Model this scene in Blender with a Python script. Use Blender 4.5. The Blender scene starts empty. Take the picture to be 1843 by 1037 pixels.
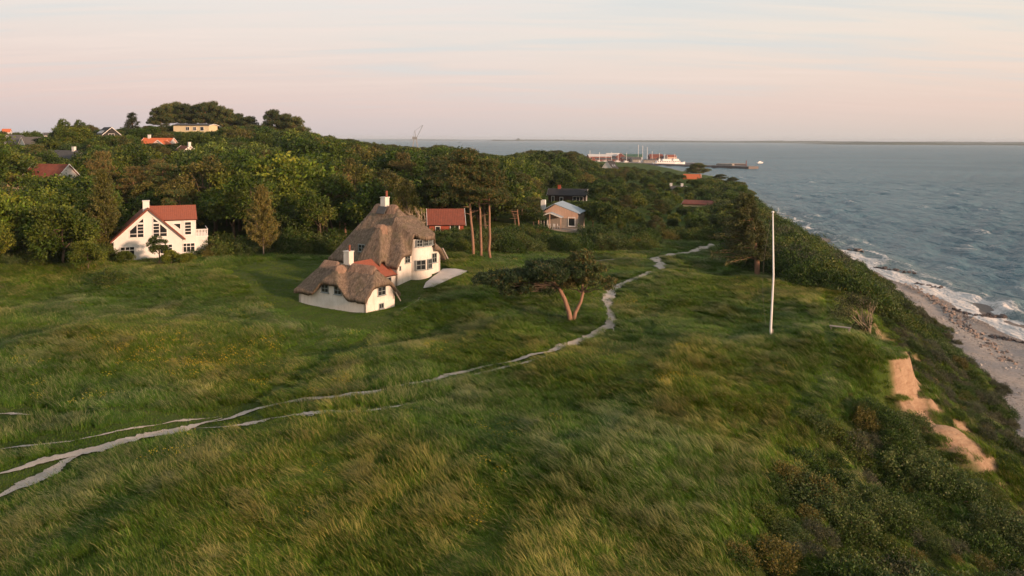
import bpy, bmesh, math, random
import numpy as np
from mathutils import Vector, Matrix
SC = bpy.context.scene
COL = SC.collection
R = math.radians
rng = np.random.default_rng(7)
random.seed(7)

# ------------------------------------------------------------------ camera
W, HH, F = 1843.0, 1037.0, 1433.0
PITCH, ROLL, CAMZ = R(2.5), R(0.30), 31.0
CY = 250.0 + F * math.tan(PITCH)            # principal row: the lens is shifted down
cam = bpy.data.cameras.new('camera')
cam.sensor_width = 36.0
cam.lens = F / W * 36.0
cam.shift_y = -(HH / 2 - CY) / W
cam.clip_start, cam.clip_end = 0.5, 60000
camo = bpy.data.objects.new('camera', cam)
COL.objects.link(camo)
CM = Matrix.Translation((0, 0, CAMZ)) @ Matrix.Rotation(math.pi / 2 - PITCH, 4, 'X') @ Matrix.Rotation(ROLL, 4, 'Z')
camo.matrix_world = CM
SC.camera = camo
CR = np.array(CM.to_3x3())

# ------------------------------------------------------------------ sun and sky
SUN_AZ = math.atan2(-0.61, 0.79)            # the sun stands low over the sea, behind and right of the camera
SUN_EL = R(11)
sdir = Vector((math.cos(SUN_EL) * math.cos(SUN_AZ), math.cos(SUN_EL) * math.sin(SUN_AZ), math.sin(SUN_EL)))
sl = bpy.data.lights.new('sun', 'SUN')
sl.energy = 5.0
sl.color = (1.0, 0.62, 0.40)
sl.angle = R(4)
so = bpy.data.objects.new('sun', sl)
so.rotation_euler = sdir.to_track_quat('Z', 'Y').to_euler()
so.location = sdir * 300
COL.objects.link(so)

def node(nt, typ, ins=None, **props):
    n = nt.nodes.new(typ)
    for k, v in props.items():
        setattr(n, k, v)
    for k, v in (ins or {}).items():
        if isinstance(v, bpy.types.NodeSocket):
            nt.links.new(v, n.inputs[k])
        else:
            n.inputs[k].default_value = v
    return n

def ramp(nt, fac, stops, interp='LINEAR'):
    n = nt.nodes.new('ShaderNodeValToRGB')
    n.color_ramp.interpolation = interp
    el = n.color_ramp.elements
    while len(el) > 1:
        el.remove(el[0])
    el[0].position = stops[0][0]
    el[0].color = (*stops[0][1], 1)
    for p, c in stops[1:]:
        e = el.new(p)
        e.color = (*c, 1)
    nt.links.new(fac, n.inputs[0])
    return n.outputs[0]

def mixc(nt, fac, a, b, mode='MIX'):
    n = nt.nodes.new('ShaderNodeMix')
    n.data_type = 'RGBA'
    n.blend_type = mode
    for sock, v in ((n.inputs[0], fac), (n.inputs[6], a), (n.inputs[7], b)):
        if isinstance(v, bpy.types.NodeSocket):
            nt.links.new(v, sock)
        elif isinstance(v, (int, float)):
            sock.default_value = v
        else:
            sock.default_value = (*v, 1)
    return n.outputs[2]

def math_(nt, op, a, b=0.0, c=None, clamp=False):
    n = nt.nodes.new('ShaderNodeMath')
    n.operation = op
    n.use_clamp = clamp
    for i, v in enumerate((a, b) if c is None else (a, b, c)):
        if isinstance(v, bpy.types.NodeSocket):
            nt.links.new(v, n.inputs[i])
        else:
            n.inputs[i].default_value = v
    return n.outputs[0]

def maprange(nt, v, a, b, c=0.0, d=1.0):
    n = node(nt, 'ShaderNodeMapRange', {0: v, 1: a, 2: b, 3: c, 4: d})
    return n.outputs[0]

wd = bpy.data.worlds.new('World')
SC.world = wd
wd.use_nodes = True
nt = wd.node_tree
nt.nodes.clear()
geo = node(nt, 'ShaderNodeTexCoord')
gen = geo.outputs['Generated']
sep = node(nt, 'ShaderNodeSeparateXYZ', {0: gen})
sky = node(nt, 'ShaderNodeTexSky', sky_type='NISHITA', sun_disc=False, sun_elevation=SUN_EL, sun_rotation=math.pi / 2 - SUN_AZ, dust_density=2.0)
# thin high cloud veil over the clear sky
veil = ramp(nt, maprange(nt, sep.outputs[2], -0.05, 1.0), [
    (0.0, (0.60, 0.545, 0.53)), (0.05, (0.64, 0.575, 0.55)), (0.085, (0.74, 0.595, 0.555)), (0.125, (0.78, 0.66, 0.605)),
    (0.165, (0.785, 0.725, 0.67)), (0.21, (0.77, 0.755, 0.725)), (0.30, (0.66, 0.67, 0.665)), (0.55, (0.42, 0.47, 0.53)), (1.0, (0.29, 0.35, 0.44))])
sunv = node(nt, 'ShaderNodeVectorMath', {0: gen, 1: tuple(sdir)}, operation='DOT_PRODUCT').outputs['Value']
warm = mixc(nt, maprange(nt, sunv, -0.6, 1.0, 0.0, 1.0), (1, 1, 1), (1.25, 1.07, 0.83))
veil = mixc(nt, 1.0, veil, warm, 'MULTIPLY')
anti = maprange(nt, sunv, -0.98, -0.55, 1.0, 0.0)
low = maprange(nt, sep.outputs[2], 0.0, 0.16, 1.0, 0.0)
veil = mixc(nt, math_(nt, 'MULTIPLY', anti, math_(nt, 'MULTIPLY', low, 0.95)), veil, (0.75, 0.54, 0.51))
# blue-grey earth shadow hugging the horizon opposite the sun
shad = math_(nt, 'MULTIPLY', maprange(nt, sep.outputs[2], 0.005, 0.045, 1.0, 0.0), anti)
veil = mixc(nt, math_(nt, 'MULTIPLY', shad, 0.75), veil, (0.55, 0.545, 0.575))
# streaks of cirrus: noise on a plane high overhead
inv = math_(nt, 'DIVIDE', 1.0, math_(nt, 'ADD', math_(nt, 'MAXIMUM', sep.outputs[2], 0.0), 0.10))
cp = node(nt, 'ShaderNodeVectorMath', {0: gen, 'Scale': inv}, operation='SCALE').outputs[0]
cp = node(nt, 'ShaderNodeMapping', {0: cp, 'Rotation': (0, 0, R(-12)), 'Scale': (0.35, 1.9, 1.0)}).outputs[0]
n1 = node(nt, 'ShaderNodeTexNoise', {'Vector': cp, 'Scale': 1.3, 'Detail': 6.0, 'Roughness': 0.58, 'Distortion': 0.5}).outputs[0]
n2 = node(nt, 'ShaderNodeTexNoise', {'Vector': cp, 'Scale': 4.0, 'Detail': 5.0, 'Roughness': 0.6, 'Distortion': 1.0}).outputs[0]
cl = math_(nt, 'MULTIPLY', maprange(nt, n1, 0.38, 0.66), maprange(nt, n2, 0.25, 0.75, 0.4, 1.0))
hi = maprange(nt, sep.outputs[2], 0.01, 0.10)
veil2 = mixc(nt, math_(nt, 'MULTIPLY', math_(nt, 'MULTIPLY', cl, hi), 0.7), veil, (0.90, 0.74, 0.665))
gaps = math_(nt, 'MULTIPLY', maprange(nt, n1, 0.50, 0.32), hi)
veil2 = mixc(nt, math_(nt, 'MULTIPLY', gaps, 0.7), veil2, (0.68, 0.70, 0.70))
nis = node(nt, 'ShaderNodeVectorMath', {0: sky.outputs[0], 'Scale': 0.1}, operation='SCALE').outputs[0]
skyc = mixc(nt, 0.9, nis, veil2)
bg = node(nt, 'ShaderNodeBackground', {0: skyc, 1: 1.0})
out = node(nt, 'ShaderNodeOutputWorld', {0: bg.outputs[0]})

vs = SC.view_settings
vs.view_transform, vs.look, vs.exposure, vs.gamma = 'Standard', 'None', 0.15, 1.0
SC.cycles.max_bounces = 5
SC.cycles.diffuse_bounces = 3
SC.cycles.glossy_bounces = 2
SC.cycles.transmission_bounces = 3
SC.cycles.transparent_max_bounces = 6
SC.cycles.volume_bounces = 0
SC.cycles.use_adaptive_sampling = True
SC.cycles.adaptive_threshold = 0.02
SC.cycles.use_denoising = True

# ------------------------------------------------------------------ helpers
def sstep(a, b, x):
    t = np.clip((x - a) / (b - a), 0, 1)
    return t * t * (3 - 2 * t)

def smooth_noise(x, y, scale, seed):
    r = np.random.default_rng(seed)
    v = np.zeros_like(np.asarray(x, float))
    for _ in range(7):
        a = r.uniform(0, 2 * math.pi)
        k = 2 * math.pi / (scale * r.uniform(0.6, 1.8))
        v = v + np.sin(k * (np.cos(a) * x + np.sin(a) * y) + r.uniform(0, 6.28))
    return v / 2.6

YE = [0, 36, 46, 55, 65, 71, 76, 80, 90, 100, 115, 142, 200, 300, 467, 700, 850, 1000, 1300, 1700, 2600, 5000]
XE = [2, 9.6, 14, 20, 29, 35.5, 37.5, 37.8, 39.5, 42, 45, 50, 62, 85, 118, 140, 140, 60, -180, -420, -800, -2300]
YB = [0, 60, 81, 108, 163, 200, 222, 300, 342, 467, 700, 850, 1000, 1300, 1700, 2600, 5000]
XB = [40, 46, 52, 62, 77, 81, 83.5, 93, 101, 124, 158, 158, 80, -160, -400, -780, -2250]
YW = [0, 80, 123, 178, 222, 296, 342, 467, 700, 850, 1000, 1300, 1700, 2600, 5000]
XW = [58, 69, 80, 85.5, 88, 97, 105, 128, 162, 163, 88, -150, -390, -770, -2230]
def x_edge(y): return np.interp(y, YE, XE) + 0.5 * np.sin(y * 0.45) * (np.asarray(y) < 95)
def x_beach(y): return np.interp(y, YB, XB) + 0.9 * np.sin(y * 0.22) + 0.5 * np.sin(y * 0.61 + 1)
def x_water(y): return np.interp(y, YW, XW) + 0.8 * np.sin(y * 0.13) + 0.5 * np.sin(y * 0.37 + 2)

def gauss(x, y, cx, cy, sx, sy, ang=0.0):
    c, s = math.cos(ang), math.sin(ang)
    u, v = (x - cx) * c + (y - cy) * s, -(x - cx) * s + (y - cy) * c
    return np.exp(-(u / sx) ** 2 - (v / sy) ** 2)

def seg_dist(x, y, pts):
    d = np.full(np.shape(x), 1e9)
    for (ax, ay), (bx, by) in zip(pts[:-1], pts[1:]):
        dx, dy = bx - ax, by - ay
        t = np.clip(((x - ax) * dx + (y - ay) * dy) / (dx * dx + dy * dy + 1e-9), 0, 1)
        d = np.minimum(d, np.hypot(x - ax - t * dx, y - ay - t * dy))
    return d

def Htop(x, y):
    z = 12.0 + 1.45 * sstep(89, 102, y) * sstep(14, -2, x)
    z = z + 16.3 * gauss(x, y, -145, 340, 100, 145)
    z = z + 2.0 * sstep(150, 420, y) * sstep(-60, -260, x)
    z = z + 4.0 * sstep(400, 900, y) * sstep(-100, -500, x)
    z = z - 6.5 * sstep(330, 700, y) * sstep(-150, 50, x)
    # mounds and the hollow in the meadow
    z = z + 2.1 * gauss(x, y, -3.0, 91, 9, 4.0, 0.5) - 0.9 * gauss(x, y, -7.5, 80, 6, 4, 0.5) + 0.8 * gauss(x, y, 20, 104, 14, 6, -0.2)
    z = z + 0.9 * gauss(x, y, 22, 70, 16, 5, 0.4) - 1.3 * gauss(x, y, -18, 72, 11, 4.5, 0.75)
    z = z + 1.7 * gauss(x, y, -36, 68, 13, 7, 0.3) + 0.8 * gauss(x, y, 0, 45, 12, 6, 0.1)
    near = sstep(170, 130, y)
    z = z + near * (0.28 * smooth_noise(x, y, 17.0, 3) + 0.10 * smooth_noise(x, y, 6.0, 5))
    flat = np.maximum(gauss(x, y, -18, 97, 13, 13), gauss(x, y, -50, 122, 10, 10)) * sstep(140, 130, y)
    ft = 11.55 + 1.9 * sstep(88.5, 100, y)
    return z * (1 - flat) + ft * flat

def H(x, y):
    x = np.asarray(x, float)
    y = np.asarray(y, float)
    xe, xb, xw = x_edge(y), x_beach(y), x_water(y)
    top = Htop(x, y)
    top = top - 0.7 * sstep(-7, 0, x - xe) * sstep(95, 75, y)
    t = np.clip((x - xe) / np.maximum(xb - xe, 1), 0, 1)
    bluff = sstep(58, 66, y) * sstep(88, 80, y)
    f0 = t ** 0.85
    f1 = 0.27 * sstep(0, 0.085, t) + 0.73 * t ** 0.95
    f = f0 * (1 - bluff) + f1 * bluff
    z = top + (1.5 - top) * f
    rough = sstep(0.02, 0.15, t) * sstep(1.0, 0.85, t)
    z = z + rough * (0.5 * smooth_noise(x, y, 9, 11) + 0.25 * smooth_noise(x, y, 4, 12))
    # the eroded spur running down from the corner of the meadow
    sd = seg_dist(x, y, [(36.6, 75), (35.3, 69), (35.9, 62), (37.0, 54)])
    z = z + 1.1 * np.exp(-(sd / 2.6) ** 2) * sstep(76, 69, y) * sstep(57, 63, y) * sstep(0.5, 2.5, x - xe)
    rill = sstep(0.01, 0.05, t) * sstep(0.3, 0.12, t) * bluff
    z = z + rill * (0.5 * smooth_noise(y, x * 0.35, 2.6, 14) + 0.3 * smooth_noise(x, y, 1.5, 15))
    b = np.clip((x - xb) / np.maximum(xw - xb, 1), 0, 1)
    zb = 1.5 * (1 - b) - np.maximum(x - xw, 0) * 0.05
    zb = zb + 0.18 * np.sin(b * 9) * (b > 0) * (b < 1)
    zb = np.maximum(zb, -4.0)
    return np.where(x > xb, zb, z)

def ray(px, py):
    d = np.array([(px - W / 2) / F, (CY - py) / F, -1.0])
    d = CR @ d
    return d / d[1]                         # per metre of depth (y)

def pix(px, py, dz=0.0, ymax=2500.0):
    """the ground point seen at a pixel of the photograph"""
    d = ray(px, py)
    ys = np.concatenate([np.arange(20, 300, 0.25), np.arange(300, ymax, 2.0)])
    zz = CAMZ + d[2] * ys
    hit = np.nonzero(zz <= H(d[0] * ys, ys) + dz)[0]
    y = ys[hit[0]] if len(hit) else ymax
    x = d[0] * y
    return float(x), float(y), float(H(x, y))

def at(px, py, depth):
    d = ray(px, py)
    return Vector((d[0] * depth, depth, CAMZ + d[2] * depth))

def project(x, y, z):
    v = CR.T @ np.array([x, y, z - CAMZ])
    return W / 2 + F * v[0] / -v[2], CY - F * v[1] / -v[2]

def tag(o, label=None, cat=None, group=None, kind=None):
    for k, v in (('label', label), ('category', cat), ('group', group), ('kind', kind)):
        if v:
            o[k] = v
    return o

def empty(name, loc=(0, 0, 0), rz=0.0, label=None, cat=None, group=None):
    o = bpy.data.objects.new(name, None)
    o.empty_display_size = 0.3
    o.location = loc
    o.rotation_euler = (0, 0, rz)
    COL.objects.link(o)
    return tag(o, label, cat, group)

def link(name, me, mat, parent=None, smooth=False):
    o = bpy.data.objects.new(name, me)
    if mat is not None and len(me.materials) == 0:
        me.materials.append(mat)
    COL.objects.link(o)
    if parent is not None:
        o.parent = parent
    if smooth:
        me.polygons.foreach_set('use_smooth', np.ones(len(me.polygons), bool))
    return o

def mesh_np(name, v, q, col=None, smooth=False):
    """mesh from vertex array and quad (or triangle) array, with an optional colour for each face"""
    v = np.asarray(v, np.float32)
    q = np.asarray(q, np.int32)
    k = q.shape[1]
    me = bpy.data.meshes.new(name)
    me.vertices.add(len(v))
    me.vertices.foreach_set('co', v.ravel())
    me.loops.add(q.size)
    me.loops.foreach_set('vertex_index', q.ravel())
    me.polygons.add(len(q))
    me.polygons.foreach_set('loop_start', np.arange(0, q.size, k, dtype=np.int32))
    me.polygons.foreach_set('loop_total', np.full(len(q), k, np.int32))
    if smooth:
        me.polygons.foreach_set('use_smooth', np.ones(len(q), bool))
    me.update(calc_edges=True)
    if col is not None:
        a = me.attributes.new('Col', 'FLOAT_COLOR', 'FACE')
        c = np.ones((len(q), 4), np.float32)
        c[:, :3] = col
        a.data.foreach_set('color', c.ravel())
    return me

def grid_quads(ni, nj):
    i, j = np.meshgrid(np.arange(ni - 1), np.arange(nj - 1), indexing='ij')
    a = (i * nj + j).ravel()
    return np.stack([a, a + nj, a + nj + 1, a + 1], 1)

class MB:
    """collects boxes, prisms and tubes for one mesh"""
    def __init__(s):
        s.v, s.f = [], []
    def add(s, v, f):
        n = len(s.v)
        s.v += [tuple(p) for p in v]
        s.f += [tuple(i + n for i in q) for q in f]
        return s
    def box(s, x0, x1, y0, y1, z0, z1):
        v = [(x, y, z) for z in (z0, z1) for y in (y0, y1) for x in (x0, x1)]
        return s.add(v, [(0, 2, 3, 1), (4, 5, 7, 6), (0, 1, 5, 4), (2, 6, 7, 3), (0, 4, 6, 2), (1, 3, 7, 5)])
    def obox(s, c, a, b, d):
        """box with centre c and half-axes a, b, d"""
        c, a, b, d = Vector(c), Vector(a), Vector(b), Vector(d)
        if a.cross(b).dot(d) < 0:
            a = -a
        v = [c + a * i + b * j + d * k for k in (-1, 1) for j in (-1, 1) for i in (-1, 1)]
        return s.add(v, [(0, 2, 3, 1), (4, 5, 7, 6), (0, 1, 5, 4), (2, 6, 7, 3), (0, 4, 6, 2), (1, 3, 7, 5)])
    def prism(s, poly, d):
        """extrude a 3-D polygon along d"""
        n = len(poly)
        p = [Vector(q) for q in poly]
        d = Vector(d)
        v = p + [q + d for q in p]
        f = [tuple(range(n))[::-1], tuple(range(n, 2 * n))]
        f += [(i, (i + 1) % n, n + (i + 1) % n, n + i) for i in range(n)]
        return s.add(v, f)
    def tube(s, pts, rad, sides=8, cap=True):
        pts = [Vector(p) for p in pts]
        if not hasattr(rad, '__len__'):
            rad = [rad] * len(pts)
        rings = []
        for i, p in enumerate(pts):
            t = (pts[min(i + 1, len(pts) - 1)] - pts[max(i - 1, 0)]).normalized()
            a = t.cross(Vector((0, 0, 1)) if abs(t.z) < 0.9 else Vector((1, 0, 0))).normalized()
            b = t.cross(a)
            rings.append([p + (a * math.cos(k * 2 * math.pi / sides) + b * math.sin(k * 2 * math.pi / sides)) * rad[i] for k in range(sides)])
        v = [q for r_ in rings for q in r_]
        f = []
        for i in range(len(pts) - 1):
            for k in range(sides):
                k2 = (k + 1) % sides
                f.append((i * sides + k, i * sides + k2, (i + 1) * sides + k2, (i + 1) * sides + k))
        if cap:
            f.append(tuple(range(sides))[::-1])
            f.append(tuple(range((len(pts) - 1) * sides, len(pts) * sides)))
        return s.add(v, f)
    def mesh(s, name):
        me = bpy.data.meshes.new(name)
        me.from_pydata(s.v, [], s.f)
        me.update()
        return me
    def build(s, name, mat, parent=None, smooth=False):
        me = s.mesh(name)
        bm = bmesh.new()
        bm.from_mesh(me)
        bmesh.ops.recalc_face_normals(bm, faces=bm.faces)
        bm.to_mesh(me)
        bm.free()
        return link(name, me, mat, parent, smooth)

def copy_tree(o, parent=None):
    c = o.copy()
    COL.objects.link(c)
    c.parent = parent
    for ch in o.children:
        copy_tree(ch, c)
    return c

# ------------------------------------------------------------------ materials
def new_mat(name):
    m = bpy.data.materials.new(name)
    m.use_nodes = True
    m.node_tree.nodes.clear()
    return m, m.node_tree

def finish(nt, surf):
    node(nt, 'ShaderNodeOutputMaterial', {0: surf})

def bsdf(nt, color, rough=0.7, spec=0.3, bump=None, strength=0.3, dist=0.05, **extra):
    n = node(nt, 'ShaderNodeBsdfPrincipled', {'Roughness': rough, 'Specular IOR Level': spec})
    if isinstance(color, bpy.types.NodeSocket):
        nt.links.new(color, n.inputs['Base Color'])
    else:
        n.inputs['Base Color'].default_value = (*color, 1)
    for k, v in extra.items():
        n.inputs[k.replace('_', ' ')].default_value = v
    if bump is not None:
        b = node(nt, 'ShaderNodeBump', {'Height': bump, 'Strength': strength, 'Distance': dist})
        nt.links.new(b.outputs[0], n.inputs['Normal'])
    return n.outputs[0]

def simple(name, c1, c2=None, scale=3.0, rough=0.75, spec=0.25, bump=0.25, dist=0.03, stretch=(1, 1, 1), **extra):
    """a colour broken by two octaves of noise with a little relief"""
    m, nt = new_mat(name)
    c2 = c2 or tuple(c * 0.75 for c in c1)
    tc = node(nt, 'ShaderNodeTexCoord').outputs['Object']
    mp = node(nt, 'ShaderNodeMapping', {0: tc, 'Scale': stretch}).outputs[0]
    n = node(nt, 'ShaderNodeTexNoise', {'Vector': mp, 'Scale': scale, 'Detail': 6.0, 'Roughness': 0.65}).outputs[0]
    c = mixc(nt, maprange(nt, n, 0.3, 0.7), c1, c2)
    finish(nt, bsdf(nt, c, rough, spec, n, bump, dist, **extra))
    return m

def leaf_mat(name, tint=(1, 1, 1), var=0.38, inst=False, trans=0.3):
    m, nt = new_mat(name)
    col = node(nt, 'ShaderNodeAttribute', attribute_name='Col').outputs['Color']
    if inst:
        t = node(nt, 'ShaderNodeAttribute', attribute_name='tint', attribute_type='INSTANCER').outputs['Color']
        col = mixc(nt, 1.0, col, t, 'MULTIPLY')
    else:
        rnd = node(nt, 'ShaderNodeObjectInfo').outputs['Random']
        a = mixc(nt, rnd, (1 - var, 1 - var * 0.8, 1 - var), (1 + var * 1.3, 1 + var, 1 + var * 0.3))
        col = mixc(nt, 1.0, col, a, 'MULTIPLY')
    col = mixc(nt, 1.0, col, tint, 'MULTIPLY')
    d = bsdf(nt, col, 0.55, 0.25)
    t = node(nt, 'ShaderNodeBsdfTranslucent', {0: col}).outputs[0]
    finish(nt, node(nt, 'ShaderNodeMixShader', {0: trans, 1: d, 2: t}).outputs[0])
    return m

M = {}
M['leaf'] = leaf_mat('leaf')
M['needle'] = leaf_mat('needle', trans=0.12)
M['grass'] = leaf_mat('grass_blade', inst=True, trans=0.3)
M['shrub'] = leaf_mat('shrub_leaf', var=0.2, trans=0.25)
M['stuffleaf'] = leaf_mat('wood_leaf', inst=True, trans=0.25)
M['bark'] = simple('bark', (0.16, 0.12, 0.085), (0.07, 0.055, 0.04), 6, 0.9, 0.1, 0.6, stretch=(1, 1, 0.25))
M['pine_bark'] = simple('pine_bark', (0.36, 0.215, 0.145), (0.20, 0.12, 0.085), 5, 0.9, 0.1, 0.6, stretch=(1, 1, 0.3))
M['pale_bark'] = simple('pale_bark', (0.42, 0.34, 0.25), (0.26, 0.20, 0.14), 5, 0.9, 0.1, 0.5, stretch=(1, 1, 0.3))
M['plaster'] = simple('limewash', (0.80, 0.75, 0.69), (0.60, 0.545, 0.48), 0.7, 0.9, 0.1, 0.35)
m, nt = new_mat('limewash')
tc = node(nt, 'ShaderNodeTexCoord').outputs['Object']
n_a = node(nt, 'ShaderNodeTexNoise', {'Vector': tc, 'Scale': 0.7, 'Detail': 7.0, 'Roughness': 0.65}).outputs[0]
n_b = node(nt, 'ShaderNodeTexNoise', {'Vector': node(nt, 'ShaderNodeMapping', {0: tc, 'Scale': (2.2, 2.2, 0.35)}).outputs[0], 'Scale': 1.3, 'Detail': 6.0, 'Roughness': 0.7}).outputs[0]
n_c = node(nt, 'ShaderNodeTexNoise', {'Vector': tc, 'Scale': 6.0, 'Detail': 4.0}).outputs[0]
c = mixc(nt, maprange(nt, n_a, 0.35, 0.65), (0.80, 0.75, 0.69), (0.66, 0.605, 0.54))
c = mixc(nt, maprange(nt, n_b, 0.52, 0.72, 0, 0.55), c, (0.47, 0.42, 0.34))
finish(nt, bsdf(nt, c, 0.92, 0.1, math_(nt, 'ADD', n_a, n_c), 0.4, 0.05))
M['plaster'] = m
M['white_wall'] = simple('white_render', (0.74, 0.73, 0.70), (0.65, 0.64, 0.61), 0.8, 0.85, 0.15, 0.15)
M['white_paint'] = simple('white_paint', (0.80, 0.79, 0.77), (0.72, 0.71, 0.69), 4, 0.5, 0.3, 0.05)
M['grey_frame'] = simple('grey_blue_frame', (0.27, 0.31, 0.31), (0.22, 0.25, 0.25), 5, 0.5, 0.3, 0.05)
M['glass'] = simple('window_glass', (0.025, 0.03, 0.034), (0.015, 0.017, 0.02), 2, 0.06, 0.6, 0.02)
M['brick'] = simple('red_brick', (0.33, 0.085, 0.05), (0.25, 0.06, 0.04), 5, 0.85, 0.15, 0.4)
M['tile'] = simple('red_tile', (0.29, 0.095, 0.058), (0.21, 0.072, 0.047), 3.5, 0.7, 0.25, 0.35)
M['dark_tile'] = simple('brown_red_tile', (0.24, 0.075, 0.05), (0.14, 0.055, 0.04), 2.0, 0.75, 0.2, 0.4)
M['orange_tile'] = simple('orange_tile', (0.60, 0.17, 0.065), (0.47, 0.13, 0.06), 2, 0.7, 0.2, 0.3)
M['black_roof'] = simple('black_roof', (0.028, 0.029, 0.032), (0.045, 0.045, 0.046), 2, 0.75, 0.2, 0.2)
M['slate'] = simple('grey_felt', (0.10, 0.10, 0.10), (0.075, 0.075, 0.075), 2, 0.8, 0.2, 0.2)
M['metal_roof'] = simple('blue_grey_metal_roof', (0.28, 0.36, 0.42), (0.24, 0.31, 0.37), 2, 0.55, 0.4, 0.1)
M['larch'] = simple('larch_board', (0.60, 0.40, 0.30), (0.48, 0.31, 0.23), 2.5, 0.75, 0.2, 0.3, stretch=(1, 1, 0.2))
M['grey_wood'] = simple('grey_wood', (0.36, 0.32, 0.28), (0.25, 0.22, 0.19), 3, 0.85, 0.15, 0.4, stretch=(1, 1, 0.2))
M['dark_wood'] = simple('dark_wood', (0.055, 0.032, 0.025), (0.035, 0.022, 0.018), 3, 0.8, 0.2, 0.3)
M['yellow_wall'] = simple('yellow_wall', (0.74, 0.62, 0.40), (0.66, 0.54, 0.34), 1, 0.85, 0.15, 0.1)
M['steel'] = simple('steel', (0.25, 0.27, 0.29), (0.18, 0.19, 0.2), 2, 0.5, 0.4, 0.1)
M['concrete'] = simple('concrete', (0.33, 0.30, 0.27), (0.24, 0.22, 0.20), 0.4, 0.9, 0.15, 0.3)
M['rock'] = simple('beach_rock', (0.34, 0.27, 0.23), (0.16, 0.125, 0.11), 2.5, 0.8, 0.3, 0.6)
M['wet_rock'] = simple('wet_rock', (0.10, 0.072, 0.062), (0.05, 0.04, 0.038), 2.5, 0.45, 0.4, 0.6)
# ------------------------------------------------------------------ zones of the ground, traced as plan outlines
def plan(pts):
    return [pix(*p)[:2] for p in pts]

def in_poly(x, y, poly):
    r = np.zeros(np.shape(x), bool)
    n = len(poly)
    for i in range(n):
        (x0, y0), (x1, y1) = poly[i], poly[(i + 1) % n]
        c = ((y0 > y) != (y1 > y)) & (x < (x1 - x0) * (y - y0) / (y1 - y0 + 1e-12) + x0)
        r ^= c
    return r

def dense(pts, step=0.5):
    """Catmull-Rom through plan points"""
    p = np.array(pts, float)
    p = np.vstack([2 * p[0] - p[1], p, 2 * p[-1] - p[-2]])
    o = []
    for i in range(1, len(p) - 2):
        n = max(2, int(np.hypot(*(p[i + 1] - p[i])) / step))
        for k in range(n):
            t = k / n
            o.append(0.5 * ((2 * p[i]) + (-p[i - 1] + p[i + 1]) * t + (2 * p[i - 1] - 5 * p[i] + 4 * p[i + 1] - p[i + 2]) * t * t + (-p[i - 1] + 3 * p[i] - 3 * p[i + 1] + p[i + 2]) * t ** 3))
    o.append(p[-2])
    return np.array(o)

PATHS = [  # pixels along the middle, half-widths in metres
    ('path', [(-30, 862), (60, 838), (160, 815), (260, 788), (345, 769), (400, 755)], 0.33, 12),
    ('path', [(360, 766), (450, 742), (560, 722), (640, 712), (740, 692), (860, 665), (930, 650), (1000, 632)], 0.24, 11),
    ('path', [(980, 637), (1030, 621), (1062, 606), (1090, 590), (1102, 575), (1094, 552), (1092, 535), (1104, 520), (1135, 505), (1160, 495), (1180, 487)], 0.46, 1),
    ('path', [(-40, 912), (30, 880), (100, 842), (165, 814)], 0.46, 2),
    ('path', [(-30, 816), (80, 800), (180, 785), (270, 769), (345, 757), (420, 746)], 0.17, 3),
    ('path', [(350, 773), (420, 768), (480, 757), (540, 748), (600, 743), (700, 737), (770, 722)], 0.28, 4),
    ('path', [(540, 735), (600, 724), (700, 706), (800, 687), (870, 672), (940, 656), (1010, 637)], 0.2, 5),
    ('path', [(590, 719), (625, 714), (660, 709), (690, 703)], 0.45, 13),
    ('path', [(-30, 750), (20, 748), (60, 747)], 0.30, 6),
    ('path', [(1188, 486), (1192, 478), (1183, 470), (1176, 466), (1200, 462), (1235, 456), (1262, 449), (1285, 443), (1268, 438)], 0.75, 7),
    ('path', [(1176, 466), (1140, 467), (1100, 469), (1070, 471)], 0.3, 8),
    ('path', [(1105, 598), (1098, 575), (1094, 556), (1100, 541), (1108, 528)], 0.26, 9),
    ('path', [(722, 560), (733, 553), (748, 545), (757, 536)], 0.40, 10),
]
PATH_PLAN = [(n, dense(plan(p)), w, s) for n, p, w, s in PATHS]
MOWN = plan([(412, 494), (440, 514), (480, 548), (520, 574), (580, 592), (640, 602), (690, 592), (716, 572), (760, 545), (775, 522), (842, 492), (800, 482), (770, 470), (700, 466), (600, 466), (430, 478)])
TERRACE = plan([(762, 521), (766, 512), (776, 504), (786, 496), (797, 486), (820, 486), (842, 490), (826, 498), (800, 510), (780, 519)])
TRAILS = [plan(p) for p in (
    [(692, 588), (645, 625), (565, 668), (490, 712), (440, 738)],
    [(1497, 540), (1490, 600), (1502, 640), (1482, 692), (1432, 738)],
    [(0, 742), (150, 747), (320, 752), (440, 740)],
    [(1380, 548), (1440, 555), (1500, 600)],
)]
def path_dist(x, y):
    d = np.full(np.shape(x), 1e9)
    for _, p, w, _s in PATH_PLAN:
        q = p[::3] if len(p) > 6 else p
        q = np.vstack([q, p[-1]])
        d = np.minimum(d, seg_dist(x, y, [tuple(a) for a in q]) - w)
    return d
def trail_dist(x, y):
    d = np.full(np.shape(x), 1e9)
    for p in TRAILS:
        d = np.minimum(d, seg_dist(x, y, p))
    return d

# ------------------------------------------------------------------ ground sheet
def axis(parts):
    o = []
    for a, b, n in parts:
        o.append(np.linspace(a, b, n, endpoint=False))
    return np.concatenate(o + [[parts[-1][1]]])

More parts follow.
